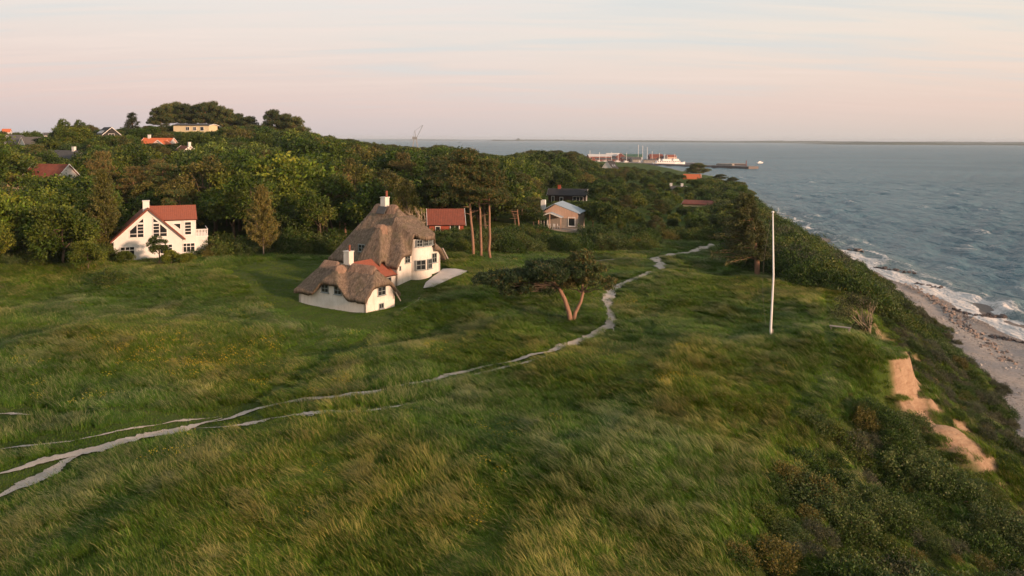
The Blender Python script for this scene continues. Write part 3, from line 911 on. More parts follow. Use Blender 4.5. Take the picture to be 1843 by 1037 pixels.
wall_strip('wall', np.column_stack([np.full(60, -15.5), lin(18.35, 10.0, 60)]), 11.8, lambda u, v: min(ztm(u, v), 15.9), house, M['plaster'])
window(house, (-10.3, 9.97, 17.2), U, NF, 1.15, 0.95, 2, 2, 'grey_frame', depth=0.14)
window(house, (-4.49, 11.9, 16.1), V, NG, 0.95, 1.0, 2, 2, 'grey_frame')
window(house, (-4.49, 10.55, 15.1), V, NG, 0.3, 0.6, 1, 1, 'grey_frame', sill=False)
window(house, (-4.49, 17.1, 15.6), V, NG, 0.95, 1.25, 2, 2, 'grey_frame')
def bow_window(v, w, h, z, cols, rows):
    du = (float(bow(v + 0.05)) - float(bow(v - 0.05))) / 0.1
    r = Vector((du, 1, 0)).normalized()
    n = Vector((r.y, -r.x, 0))
    window(house, (-4.5 + float(bow(v)) + n.x * 0.05, v + n.y * 0.05, z), r, n, w, h, cols, rows, 'grey_frame', depth=0.12)
for v, w in ((13.35, 1.3), (14.75, 1.0)):
    bow_window(v, w, 1.25, 15.25, 2, 2)
for v in (13.2, 14.0, 14.8, 15.6):
    bow_window(v, 0.78, 0.85, 17.98, 2, 2)
# ledge under the upper lights of the bow
vb = np.linspace(DV - 1.3, DV + 1.45, 40)
MB().tube([(-4.5 + float(bow(v)) + 0.04, v, 17.42) for v in vb], 0.07, 6).build('ledge', M['plaster'], house)
# main chimney with lead apron, and the bargeboard ends under the eaves
ch = MB().box(-10.7, -9.9, 13.75, 14.55, 20.9, 23.3).build('chimney', M['plaster'], house)
MB().box(-10.76, -9.84, 13.69, 14.61, 23.305, 23.4).build('chimney_cap', M['plaster'], ch)
MB().tube([(-10.05, 14.2, 23.35), (-10.05, 14.2, 24.2)], 0.15, 10).build('flue', M['tile'], ch)
MB().prism([(-10.9, 13.1, 21.25), (-9.45, 13.1, 21.25), (-9.45, 13.7, 22.15), (-10.9, 13.7, 22.15)], (0, -0.06, 0.06)).build('lead_apron', M['slate'], ch)
MB().obox((-3.85, 18.55, 16.05), (0.08, 0, 0), (0, 0.55, -0.75), (0, 0.06, 0.05)).build('bargeboard', M['grey_wood'], house)
MB().obox((0.36, 4.75, 13.15), (0.06, 0, 0), (0, 0.42, -0.58), (0, 0.05, 0.04)).build('bargeboard', M['grey_wood'], house)

# ------------------------------------------------------------------ white house with a red tiled roof
hx, hy, hz = pix(205, 466)
wh = empty('gabled_house', (hx, hy, hz - 0.35), R(25), 'white two-storey house with steep gable, red tiled roof and triangular windows', 'house')
GW, EV, AP, DP = 10.3, 3.15, 7.55, 9.0
MB().prism([(0, 0, -1), (GW, 0, -1), (GW, 0, EV), (GW / 2, 0, AP), (0, 0, EV)], (0, DP, 0)).build('wall', M['white_wall'], wh)
for sx in (-1, 1):                                   # two tiled slopes of the main gable
    ex = GW / 2 + sx * (GW / 2 + 0.45)
    ez = EV - 0.45 * (AP - EV) / (GW / 2)
    o = (ex, -0.45, ez + 0.1)
    pantile('roof_slope', o, (0, DP + 0.8, 0), (GW / 2 - ex, 0, AP - ez), wh, M['tile'])
    MB().prism([(ex, -0.5, ez - 0.12), (GW / 2, -0.5, AP - 0.12), (GW / 2, -0.5, AP + 0.14), (ex, -0.5, ez + 0.14)], (0, 0.07, 0)).build('bargeboard', M['dark_tile'], wh)
    MB().prism([(ex + sx * -0.25, -0.12, ez - 0.05), (GW / 2, -0.12, AP - 0.36), (GW / 2, -0.12, AP - 0.2), (ex + sx * -0.1, -0.12, ez + 0.02)], (0, 0.1, 0)).build('verge_board', M['white_paint'], wh)
# cross wing to the right
MB().box(GW / 2 + 0.5, GW + 2.15, 0.35, 6.8, -1, 5.75).build('wing_wall', M['white_wall'], wh)
pantile('roof_slope', (GW / 2 - 0.2, 0.05, 5.72), (GW / 2 + 2.55, 0, 0), (0, 3.4, 1.95), wh, M['tile'])
pantile('roof_slope', (GW / 2 - 0.2, 7.1, 5.72), (GW / 2 + 2.55, 0, 0), (0, -3.6, 1.95), wh, M['tile'])
MB().prism([(GW + 2.13, 0.3, 5.7), (GW + 2.13, 6.85, 5.7), (GW + 2.13, 3.5, 7.6)], (0.03, 0, 0)).build('gable_end', M['white_wall'], wh)
MB().box(GW + 2.153, GW + 4.0, 0.9, 6.0, -1, 2.95).build('annex_wall', M['white_wall'], wh)
MB().box(GW + 2.16, GW + 4.1, 0.8, 6.1, 2.955, 3.1).build('balcony_floor', M['white_paint'], wh)
bal = MB().box(GW + 2.16, GW + 4.08, 0.82, 0.9, 4.05, 4.15).box(GW + 4.0, GW + 4.08, 0.92, 6.0, 4.05, 4.15).build('balcony_rail', M['white_paint'], wh)
for i in range(8):
    MB().box(GW + 2.25 + i * 0.235, GW + 2.25 + i * 0.235 + 0.13, 0.84, 0.88, 3.1, 4.05).build('baluster', M['white_paint'], bal)
wh.scale = (0.86, 0.9, 0.95)
ch = MB().box(4.35, 5.35, 1.2, 2.1, 6.0, 8.6).build('chimney', M['white_wall'], wh)
MB().box(4.28, 5.42, 1.13, 2.17, 8.605, 8.72).build('chimney_cap', M['white_wall'], ch)
# triangular lights under the gable
def poly_window(parent, poly, nrm, frame='white_paint', bars=(), t=0.12):
    P = [Vector(p) for p in poly]
    n = Vector(nrm)
    c = sum(P, Vector()) / len(P)
    b = MB()
    for p, q in zip(P, P[1:] + P[:1]):
        d = (q - p).normalized()
        s = n.cross(d).normalized()
        b.obox((p + q) / 2 + n * 0.05, d * ((q - p).length / 2 + t * 0.3), s * t / 2, n * 0.05)
    for p, q in bars:
        p, q = Vector(p), Vector(q)
        d = (q - p).normalized()
        b.obox((p + q) / 2 + n * 0.045, d * (q - p).length / 2, n.cross(d).normalized() * t * 0.35, n * 0.04)
    w = b.build('window', M[frame], parent)
    MB().prism([p + n * 0.012 for p in P], n * 0.012).build('pane', M['glass'], w)
    return w
yF = -0.01
sl_ = (AP - EV) / (GW / 2)
def gz(x): return EV + sl_ * min(x, GW - x) - 0.75
for x0, x1, rev in ((2.35, 3.45, 0), (3.5, 4.45, 0), (GW - 3.45, GW - 2.35, 1), (GW - 4.45, GW - 3.5, 1)):
    zb = 3.35
    zt0, zt1 = min(gz(x0), 5.35), min(gz(x1), 5.35)
    poly_window(wh, [(x0, yF, zb), (x1, yF, zb), (x1, yF, max(zt1, zb + .2)), (x0, yF, max(zt0, zb + .2))], (0, -1, 0), bars=[((x0, yF, zb + k), (x1, yF, zb + k)) for k in (0.55, 1.1, 1.55) if zb + k < min(zt0, zt1)], t=0.1)
poly_window(wh, [(3.5, yF, 5.5), (4.45, yF, 5.5), (4.45, yF, gz(4.45) + 0.05)], (0, -1, 0), t=0.1)
poly_window(wh, [(GW - 4.45, yF, 5.5), (GW - 3.5, yF, 5.5), (GW - 4.45, yF, gz(4.45) + 0.05)], (0, -1, 0), t=0.1)
window(wh, (2.0, yF, 1.35), U, NF, 2.2, 1.5, 3, 2, t=0.12, top_rows=0.64)
window(wh, (7.8, yF, 1.45), U, NF, 2.0, 1.5, 3, 2, t=0.12, top_rows=0.64)
window(wh, (GW + 0.95, 0.34, 1.45), U, NF, 2.1, 1.5, 3, 2, t=0.12, top_rows=0.64)
window(wh, (GW + 0.9, 0.34, 4.4), U, NF, 1.15, 2.1, 1, 4, t=0.12)
poly_window(wh, [(GW - 1.5, 0.34, 5.2), (GW - 0.25, 0.34, 5.2), (GW - 0.25, 0.34, 4.2)], (0, -1, 0), t=0.1)
MB().tube([(GW + 0.05, 0.25, 5.6), (GW + 0.05, 0.25, 3.0), (GW + 0.1, -0.06, 2.6), (GW + 0.1, -0.06, -0.6)], 0.05, 8).build('downpipe', M['white_paint'], wh)

# ------------------------------------------------------------------ generic gabled house; local x along the ridge, front faces -y
def cottage(name, loc, rz, label, L, D, hw, hr, wall, roof, trim='white_paint', wins=(), gable=(), gable_l=(), chimney=None, ov=0.35, tiles=False, rooflights=(), chim='brick', group=None):
    o = empty(name, loc, rz, label, 'house', group)
    MB().prism([(-L / 2, -D / 2, -4.5), (-L / 2, D / 2, -4.5), (-L / 2, D / 2, hw), (-L / 2, 0, hw + hr), (-L / 2, -D / 2, hw)], (L, 0, 0)).build('wall', M[wall], o)
    k = hr / (D / 2)
    for s in (-1, 1):
        y0, z0 = s * (D / 2 + ov), hw - ov * k + 0.06
        if tiles:
            pantile('roof_slope', (-L / 2 - ov, y0, z0), (L + 2 * ov, 0, 0), (0, -y0, hw + hr + 0.06 - z0), o, M[roof], amp=0.045)
        else:
            MB().prism([(-L / 2 - ov, y0, z0), (-L / 2 - ov, 0, hw + hr + 0.06), (-L / 2 - ov, 0, hw + hr + 0.24), (-L / 2 - ov, y0, z0 + 0.17)], (L + 2 * ov, 0, 0)).build('roof_slope', M[roof], o)
        for e in (-1, 1):
            xx = e * (L / 2 + ov + 0.02) - 0.03
            MB().prism([(xx, y0, z0 - 0.1), (xx, 0, hw + hr - 0.04), (xx, 0, hw + hr + 0.2), (xx, y0, z0 + 0.14)], (0.06, 0, 0)).build('bargeboard', M[trim], o)
    for x, z, w, h, c in wins:
        window(o, (x, -D / 2 - 0.01, z), U, NF, w, h, c, 1, trim, t=0.09)
    for y, z, w, h, c in gable:
        window(o, (L / 2 + 0.01, y, z), V, NG, w, h, c, 1, trim, t=0.09)
    for y, z, w, h, c in gable_l:
        window(o, (-L / 2 - 0.01, y, z), (0, -1, 0), (-1, 0, 0), w, h, c, 1, trim, t=0.09)
    if chimney is not None:
        for x in (chimney if hasattr(chimney, '__len__') else [chimney]):
            c = MB().box(x - 0.4, x + 0.4, -0.35, 0.35, hw + hr - 0.7, hw + hr + 1.1).build('chimney', M[chim], o)
            MB().box(x - 0.46, x + 0.46, -0.41, 0.41, hw + hr + 1.105, hw + hr + 1.2).build('chimney_cap', M[chim], c)
    for x, t, w in rooflights:
        y = -(D / 2) * (1 - t)
        z = hw + hr * t
        nn = Vector((0, -k, 1)).normalized()
        up = Vector((0, 1, k)).normalized()
        MB().obox(Vector((x, y, z)) + nn * 0.3, Vector((w / 2, 0, 0)), up * 0.75, nn * 0.05).build('rooflight', M['sky_glass'], o)
    return o
M['sky_glass'] = simple('rooflight_glass', (0.30, 0.33, 0.36), (0.25, 0.28, 0.31), 2, 0.08, 0.8, 0.0)

def on(px, depth, py=300):
    d = ray(px, py)
    x = d[0] * depth
    return (float(x), depth, float(H(x, depth)))

# red brick cottage behind the tall pines
rb = cottage('brick_cottage', on(802, 141), R(8), 'low red brick cottage with mottled red tiled roof behind tall pines', 6.0, 6.0, 2.3, 2.3, 'brick', 'dark_tile', wins=[(-1.5, 1.4, 0.9, 1.1, 1)], gable_l=[(0, 1.3, 1.0, 1.1, 2)], tiles=True)
dr = MB().box(0.6, 2.3, -3.07, -2.99, 0.0, 2.2).build('door', M['white_paint'], rb)
for x in (0.72, 1.52):
    MB().box(x, x + 0.64, -3.09, -3.072, 0.5, 2.05).build('pane', M['glass'], dr)
MB().box(-3.6, 5.2, -5.2, -3.1, -0.6, -0.02).build('deck', M['brick'], rb)
fe = MB().box(3.3, 5.1, -5.12, -5.06, 0.85, 0.92).build('fence_rail', M['white_paint'], rb)
for i in range(6):
    MB().box(3.35 + i * 0.33, 3.41 + i * 0.33, -5.1, -5.07, 0, 0.85).build('fence_post', M['white_paint'], rb)
# larch-clad house
mhx, mhy, mhz = pix(1000, 412)
lc = empty('larch_house', (mhx, mhy, mhz + 0.2), R(-16), 'larch-clad modern house with blue-grey metal roof and white garden furniture', 'house')
MB().box(-3.6, 4.6, 0.0, 7.5, -1.2, 2.6).build('wall', M['grey_wood'], lc)
nb_ = 22
for i in range(nb_):                                 # tall board-clad gable that slopes towards the right
    x0 = -2.6 + i * 7.2 / nb_
    zt = 4.75 - 1.75 * max(0.0, (x0 + 0.3) / 4.9) if x0 > -0.3 else 4.75 - 1.5 * (-0.3 - x0) / 2.3
    MB().box(x0 + 0.01, x0 + 7.2 / nb_ - 0.01, -0.08 - 0.012 * (i % 2), -0.004, 2.0, zt).build('board', M['larch'], lc)
MB().prism([(-4.3, -0.1, 2.65), (-0.3, -0.1, 4.85), (-0.3, 7.8, 4.85), (-4.3, 7.8, 2.65)], (0, 0, 0.14)).build('roof_slope', M['metal_roof'], lc)
MB().prism([(-0.3, -0.1, 4.85), (4.95, -0.1, 2.95), (4.95, 7.8, 2.95), (-0.3, 7.8, 4.85)], (0, 0, 0.12)).build('roof_slope', M['metal_roof'], lc)
po = MB().prism([(-3.2, -2.3, 2.25), (-0.75, -2.3, 3.15), (-0.75, -0.1, 3.15), (-3.2, -0.1, 2.25)], (0, 0, 0.1)).prism([(-0.75, -2.3, 3.15), (1.7, -2.3, 2.25), (1.7, -0.1, 2.25), (-0.75, -0.1, 3.15)], (0, 0, 0.1)).build('porch_roof', M['metal_roof'], lc)
MB().prism([(-3.2, -2.32, 2.2), (-0.75, -2.32, 3.1), (1.7, -2.32, 2.2), (1.7, -2.32, 2.42), (-0.75, -2.32, 3.32), (-3.2, -2.32, 2.42)], (0, 0.05, 0)).build('porch_trim', M['white_paint'], lc)
for x in (-3.05, -0.75, 1.55):
    MB().box(x - 0.08, x + 0.08, -2.25, -2.1, 0, 2.3 if x != -0.75 else 3.1).build('post', M['larch'], lc)
MB().box(-3.8, 6.2, -3.2, -0.09, -0.9, 0.0).build('deck', M['grey_wood'], lc)
window(lc, (3.35, -0.02, 1.35), U, NF, 1.5, 1.9, 1, 1, 'white_paint', t=0.12)
window(lc, (-2.4, -0.02, 1.1), U, NF, 1.4, 2.1, 2, 1, 'white_paint', t=0.12)
ch = MB().box(-3.9, -3.0, 3.0, 3.9, 2.5, 5.4).build('chimney', M['white_wall'], lc)
for i, (a, b) in enumerate(((0.0, -1.6), (0.9, -1.2), (-0.9, -1.5))):
    cx = lc.matrix_basis @ Vector((a, b, 0.0))
    c = empty('garden_chair', cx, R(-16 + 90 * i), 'white garden chair on the deck of the larch-clad house', 'chair', 'white garden chairs')
    MB().box(-0.25, 0.25, -0.25, 0.25, 0.42, 0.47).build('seat', M['white_paint'], c)
    MB().box(-0.25, 0.25, 0.21, 0.25, 0.47, 0.95).build('backrest', M['white_paint'], c)
    for sx in (-0.22, 0.18):
        for sy in (-0.22, 0.18):
            MB().box(sx, sx + 0.05, sy, sy + 0.05, 0, 0.42).build('leg', M['white_paint'], c)
# dark timber cabin
dc = pix(1022, 366)
cottage('timber_cabin', (dc[0], dc[1], dc[2]), R(-10), 'dark timber cabin with black roof, red chimney and white windows', 10.5, 6.5, 2.5, 1.5, 'dark_wood', 'black_roof', wins=[(-3.9, 1.3, 0.8, 1.9, 1), (-1.5, 1.4, 1.0, 1.2, 1), (3.2, 1.5, 3.0, 1.4, 3)], gable=[(0, 1.5, 3.0, 1.3, 4)], chimney=-2.5, ov=0.4)
cottage('white_gable_house', on(1098, 520), R(62), 'black roofed house with white gable and skylights near the harbour', 11, 8.5, 2.6, 5.6, 'white_wall', 'black_roof', wins=[(0, 1.4, 1.2, 1.2, 2)], gable=[(0, 1.5, 1.4, 1.3, 2), (0, 4.4, 1.0, 1.2, 2)], rooflights=[(-2.0, 0.45, 1.2), (1.5, 0.45, 1.2)])
# houses on the hill
def top_at(px, pytop, depth, height):
    p = at(px, pytop, depth)
    return (p.x, p.y, p.z - height)
cottage('yellow_house', top_at(352, 224, 330, 3.4), R(-8), 'long yellow house with flat pale roof below hilltop pines', 15.5, 7, 2.9, 0.5, 'yellow_wall', 'slate', wins=[(-1.5, 1.6, 1.6, 1.5, 2), (1.6, 1.6, 1.4, 1.5, 2), (4.8, 1.6, 1.6, 1.6, 1)], gable_l=[(0, 1.6, 2.4, 1.5, 2)], ov=0.5)
cottage('black_house', top_at(194, 230, 300, 6.3), R(-48), 'black roofed house with white gable boards and long roof windows', 9, 8.5, 2.6, 3.7, 'black_roof', 'black_roof', gable=[(0, 3.4, 2.2, 1.3, 2), (0, 1.2, 3.0, 1.4, 2)], rooflights=[(-3.0, 0.5, 0.8), (-1.4, 0.5, 0.8), (0.2, 0.5, 0.8), (1.8, 0.5, 0.8)], ov=0.5)
cottage('orange_roof_house', top_at(286, 249, 270, 4.6), R(-6), 'house under a bright orange tiled roof among treetops', 10, 7, 2.4, 2.2, 'white_wall', 'orange_tile', chimney=-3.4, chim='white_wall', tiles=True)
cottage('orange_gable_house', top_at(292, 253, 262, 4.0), R(84), 'small white gable with orange roof beside larger orange roofed house', 5, 4.5, 2.4, 1.6, 'white_wall', 'orange_tile', tiles=True)
cottage('red_roof_house', top_at(334, 263, 235, 5.0), R(-50), 'house showing a steep slope of red roof behind bushy trees', 7.5, 7, 2.4, 2.6, 'white_wall', 'tile', chimney=3.3, chim='white_wall', tiles=True)
cottage('brown_roof_house', top_at(92, 296, 160, 6.0), R(-14), 'house with a weathered brown roof and white verge among trees', 8.0, 8, 2.6, 3.4, 'white_wall', 'dark_tile', tiles=True)
cottage('dark_thatch_house', top_at(118, 268, 215, 6.8), R(-20), 'house with a dark roof and white chimney half hidden by trees', 11, 8.5, 2.4, 3.8, 'white_wall', 'slate', chimney=3.0, chim='white_wall')
cottage('white_cottage', top_at(18, 249, 330, 5.0), R(70), 'white cottage with two gables at the far edge of the wood', 9, 8, 2.6, 2.4, 'white_wall', 'slate', gable=[(0, 1.5, 1.2, 1.2, 2)])
cottage('white_cottage', top_at(27, 243, 350, 5.6), R(80), 'white steep gable rising behind the white cottage', 8, 7, 2.6, 2.8, 'white_wall', 'slate')
cottage('green_gable_house', top_at(57, 248, 300, 5.5), R(60), 'narrow pale gable with dark roof beside the white cottages', 7, 5, 2.6, 3.0, 'white_wall', 'slate')
cottage('far_red_cottage', top_at(12, 231, 620, 5.0), R(20), 'far cottage with red roof on the wooded skyline', 5.5, 6, 2.0, 2.4, 'white_wall', 'orange_tile')
cottage('far_white_cottage', top_at(88, 240, 520, 4.0), R(40), 'tiny white cottage between the tall trees on the skyline', 6, 5, 2.6, 1.6, 'white_wall', 'slate')
# roofs among the coastal scrub
cottage('orange_hut', top_at(1246, 315, 395, 3.8), R(-20), 'little hut with orange roof beside wind-bent pines', 8, 6, 2.0, 2.0, 'larch', 'orange_tile')
cottage('low_bungalow', top_at(1262, 362, 225, 3.0), R(-25), 'low bungalow with flat red-brown roof sunk in the scrub', 9, 6, 2.2, 0.8, 'yellow_wall', 'dark_tile', wins=[(2.5, 1.3, 1.2, 1.0, 2)])
cottage('hidden_cottage', top_at(1210, 334, 300, 4.4), R(-20), 'cottage hidden in the scrub with white chimneys showing', 10, 7, 2.3, 1.8, 'white_wall', 'slate', chimney=[-0.5, 3.6], chim='white_wall')
# ------------------------------------------------------------------ plants: leaf and needle meshes
class Leaves:
    def __init__(s, seed):
        s.r = np.random.default_rng(seed)
        s.c, s.d, s.s, s.col = [], [], [], []
    def add(s, c, d, side, col):
        s.c.append(c); s.d.append(d); s.s.append(side); s.col.append(col)
    def spray(s, ctr, n, spread, L, Wd, col, jit=0.3, axis=None, droop=0.0):
        """n leaves round each centre (array k,3); axis = direction the leaves tend to point"""
        r = s.r
        k = len(ctr)
        c = np.repeat(ctr, n, 0) + r.normal(0, 1, (k * n, 3)) * spread
        d = r.normal(0, 1, (k * n, 3))
        if axis is not None:
            d = d * 0.75 + np.repeat(axis, n, 0)
        d[:, 2] -= droop
        d /= np.linalg.norm(d, axis=1)[:, None] + 1e-9
        q = r.normal(0, 1, (k * n, 3))
        sd = np.cross(d, q)
        sd /= np.linalg.norm(sd, axis=1)[:, None] + 1e-9
        ln = L * r.uniform(0.65, 1.3, (k * n, 1))
        cc = np.repeat(col, n, 0) if np.ndim(col) == 2 else np.tile(col, (k * n, 1))
        cc = cc * np.exp(r.normal(0, jit, (k * n, 1))) * (1 + r.normal(0, 0.06, (k * n, 3)))
        s.add(c, d * ln / 2, sd * Wd / 2 * r.uniform(0.7, 1.2, (k * n, 1)), cc)
    def mesh(s, name):
        c, d, sd, col = (np.concatenate(a) for a in (s.c, s.d, s.s, s.col))
        v = np.stack([c - d, c + sd - d * 0.1, c + d, c - sd - d * 0.1], 1).reshape(-1, 3)
        q = np.arange(len(v)).reshape(-1, 4)
        return mesh_np(name, v, q, np.clip(col, 0.003, 0.6))

def unit(v):
    return v / (np.linalg.norm(v, axis=-1, keepdims=True) + 1e-9)

G_MID, G_DARK, G_LIGHT, G_OLIVE = (np.array(c) for c in ((0.056, 0.100, 0.014), (0.031, 0.060, 0.011), (0.160, 0.190, 0.034), (0.105, 0.115, 0.025)))
PINE_D, PINE_B = np.array((0.054, 0.082, 0.028)), np.array((0.145, 0.115, 0.042))

def bent(p0, p1, n, wob, r, sag=0.0):
    p0, p1 = np.array(p0, float), np.array(p1, float)
    t = np.linspace(0, 1, n)[:, None]
    p = p0 + (p1 - p0) * t
    p[1:-1] += r.normal(0, wob, (n - 2, 3))
    p[:, 2] += sag * (t[:, 0] * (1 - t[:, 0])) * 4
    return p

def broadleaf(seed, h=10.0, rad=4.0, col=G_MID, col2=G_LIGHT, nblob=34, sprig=14, nl=13, L=0.46, base=0.22, lean=-0.12, squash=1.0):
    r = np.random.default_rng(seed)
    lv = Leaves(seed + 1)
    cz = h * (base + 1) / 2
    hz_ = h * (1 - base) / 2 * 0.86
    k = unit(r.normal(0, 1, (nblob, 3)))
    k[:, 2] = np.where(k[:, 2] < -0.55, -k[:, 2], k[:, 2])
    rr = r.uniform(0.45, 0.86, (nblob, 1))
    ctr = k * rr * np.array([rad, rad, hz_ * squash]) + np.array([0, 0, cz])
    ctr[:, 0] += lean * (ctr[:, 2] - h * 0.3)
    br = rad * r.uniform(0.24, 0.46, nblob)
    tint = r.uniform(0, 1, nblob) ** 2.0
    for i in range(nblob):
        d = unit(r.normal(0, 1, (sprig, 3)) + k[i] * 0.7 + np.array([lean * 2, 0, 0.35]))
        p = ctr[i] + d * br[i] * r.uniform(0.55, 1.12, (sprig, 1)) * np.array([1, 1, 0.8])
        cc = (col * (1 - tint[i]) + col2 * tint[i]) * r.uniform(0.8, 1.2)
        lv.spray(p, nl, 0.23 * L / 0.36, L, L * 0.55, cc, 0.28, axis=d * 0.8)
    tr = MB()
    top = np.array([lean * h * 0.5, 0, h * 0.78])
    main = bent((0, 0, -0.4), top, 7, 0.12, r)
    tr.tube(main, np.linspace(h * 0.024, 0.03, 7), 7)
    for i in r.choice(nblob, min(10, nblob), replace=False):
        a = main[r.integers(2, 5)]
        tr.tube(bent(a, ctr[i], 5, 0.15, r, 0.2), np.linspace(h * 0.011, 0.02, 5), 5)
    return tr, lv

def pine_pads(lv, pads, r, tuft=0.42, dens=52, dark=PINE_D, brown=PINE_B, mixb=0.3, wind=(-0.35, 0.05, 0.0)):
    for (x, y, z, rad, thick) in pads:
        n = max(8, int(dens * rad * rad))
        a = r.uniform(0, 2 * math.pi, n)
        q = rad * np.sqrt(r.uniform(0, 1, n))
        dz = thick * np.sqrt(np.clip(1 - (q / rad) ** 2, 0, 1)) * r.uniform(-0.35, 1.0, n)
        c = np.stack([x + q * np.cos(a), y + q * np.sin(a), z + dz], 1)
        ax = unit(np.stack([np.cos(a) * q / rad, np.sin(a) * q / rad, np.full(n, 0.8)], 1) + np.array(wind))
        b = (r.uniform(0, 1, n) < mixb)[:, None]
        cc = np.where(b, brown, dark) * r.uniform(0.75, 1.3, (n, 1))
        lv.spray(c, 8, 0.13, tuft, 0.075, cc, 0.25, axis=ax * 1.1)

def tall_pine(seed, h=16.0, crown=0.46, rad=4.3, lean=-1.2, npad=22, mixb=0.35):
    r = np.random.default_rng(seed)
    lv = Leaves(seed + 1)
    tr = MB()
    n = 9
    t = np.linspace(0, 1, n)
    main = np.stack([lean * t ** 1.2 + r.normal(0, 0.05, n), r.normal(0, 0.06, n), -0.4 + (h * 0.95 + 0.4) * t], 1)
    tr.tube(main, h * 0.0138 * (1 - 0.72 * t) + 0.02, 8)
    pads = []
    for i in range(npad):
        tt = 1 - crown * (i + 0.4) / npad
        a = i * 2.4 + r.uniform(-0.4, 0.4)
        reach = rad * (0.25 + 0.75 * min(1, (1 - tt) / crown * 1.7)) * r.uniform(0.55, 1.0)
        p = np.array([np.interp(tt, t, main[:, 0]), np.interp(tt, t, main[:, 1]), h * 0.95 * tt])
        e = p + np.array([math.cos(a) * reach - 0.5, math.sin(a) * reach, 0.25 + r.uniform(-0.2, 0.6)])
        tr.tube(bent(p, e, 5, 0.1, r, -0.15), np.linspace(h * 0.005, 0.02, 5), 5)
        pads.append((*e, rad * r.uniform(0.26, 0.42), rad * 0.16))
        if reach > rad * 0.6:
            m = p * 0.45 + e * 0.55
            pads.append((*m, rad * r.uniform(0.2, 0.3), rad * 0.13))
    pads.append((main[-1][0], main[-1][1], h * 0.96, rad * 0.38, rad * 0.2))
    for i in range(5):                               # dead snags below the crown
        tt = (1 - crown) * r.uniform(0.55, 0.98)
        a = r.uniform(0, 6.28)
        p = np.array([np.interp(tt, t, main[:, 0]), np.interp(tt, t, main[:, 1]), h * 0.95 * tt])
        q = r.uniform(0.8, 2.4)
        tr.tube(bent(p, p + np.array([math.cos(a) * q, math.sin(a) * q, r.uniform(-0.1, 0.5)]), 5, 0.08, r), np.linspace(0.06, 0.012, 5), 5)
    pine_pads(lv, pads, r, mixb=mixb)
    return tr, lv

def feathery(seed, h=9.0, rad=2.6, col=np.array((0.11, 0.115, 0.03)), col2=np.array((0.16, 0.15, 0.042)), wind=-0.25):
    """slim conical tree with loose hanging branches"""
    r = np.random.default_rng(seed)
    lv = Leaves(seed + 1)
    tr = MB()
    n = 8
    t = np.linspace(0, 1, n)
    main = np.stack([wind * 2 * t ** 1.5, r.normal(0, 0.04, n), -0.4 + (h + 0.4) * t], 1)
    tr.tube(main, h * 0.014 * (1 - 0.9 * t) + 0.012, 7)
    for i in range(64):
        tt = 0.13 + 0.85 * (i + r.uniform(0, 1)) / 64
        a = i * 2.399
        L = rad * (1 - tt) ** 0.75 * r.uniform(0.7, 1.15) + 0.25
        p = np.array([np.interp(tt, t, main[:, 0]), 0, h * tt])
        e = p + np.array([math.cos(a) * L + wind * L * 0.5, math.sin(a) * L, L * r.uniform(0.25, 0.6)])
        br = bent(p, e, 6, 0.05, r, -0.1)
        tr.tube(br, np.linspace(0.025, 0.008, 6), 4, cap=False)
        s = br[1:].repeat(4, 0) + r.normal(0, 0.12, (20, 3))
        tint = r.uniform(0, 1)
        lv.spray(s, 8, 0.13, 0.36, 0.10, col * (1 - tint) + col2 * tint, 0.25, axis=np.tile(unit(e - p) * 0.8, (20, 1)))
    return tr, lv

def bare_tree(seed, h=9.0, twigs=True):
    r = np.random.default_rng(seed)
    tr = MB()
    lv = Leaves(seed + 1)
    def grow(p, d, L, rad, lev):
        e = p + d * L
        tr.tube(bent(p, e, 4, 0.04 * L, r), np.linspace(rad, rad * 0.6, 4), 5, cap=False)
        if lev == 0:
            lv.spray(e[None], 3, 0.2, 0.22, 0.06, np.array((0.20, 0.15, 0.07)), 0.2, axis=d[None])
            return
        for _ in range(3 if lev > 1 else 4):
            nd = unit(d + r.normal(0, 0.42, 3) + np.array([-0.22, 0, 0.14]))
            grow(p + d * L * r.uniform(0.6, 1.0), nd, L * r.uniform(0.55, 0.8), rad * 0.6, lev - 1)
    grow(np.array([0, 0, -0.3]), unit(np.array([-0.05, 0, 1.0])), h * 0.33, h * 0.026, 4)
    return tr, lv

def shrub(seed, rad=1.4, h=1.5, col=G_MID, col2=G_OLIVE, n=230, nl=14, L=0.15, wind=-0.25, spread=0.12, w=0.5):
    r = np.random.default_rng(seed)
    lv = Leaves(seed + 1)
    k = unit(r.normal(0, 1, (n, 3)))
    k[:, 2] = np.abs(k[:, 2])
    lump = 1 + 0.22 * np.sin(3.1 * k[:, 0] * 2 + seed) * np.cos(2.7 * k[:, 1] * 2 + 2 * seed) + r.normal(0, 0.07, n)
    p = k * lump[:, None] * np.array([rad, rad, h]) * r.uniform(0.72, 1.0, (n, 1))
    p[:, 0] += wind * p[:, 2]
    tint = r.uniform(0, 1, (n, 1)) ** 1.6
    lv.spray(p, nl, spread, L, L * w, col * (1 - tint) + col2 * tint, 0.2, axis=unit(k + np.array([wind * 1.5, 0, 0.3])) * 0.9)
    tr = MB()
    for i in range(6):
        e = p[r.integers(0, n)] * 0.8
        tr.tube(bent((r.normal(0, 0.1), r.normal(0, 0.1), -0.3), e, 4, 0.05, r), np.linspace(0.05, 0.015, 4), 5)
    return tr, lv

PROTO = {}
def proto(key, pair, hgt, name, wood='bark', leaf='leaf', crown='crown', stem='trunk'):
    tr, lv = pair
    tm_ = tr.mesh(stem)
    tm_.materials.append(M[wood])
    tm_.polygons.foreach_set('use_smooth', np.ones(len(tm_.polygons), bool))
    lm = lv.mesh(crown)
    lm.materials.append(M[leaf])
    PROTO[key] = (name, hgt, tm_, lm, stem, crown)

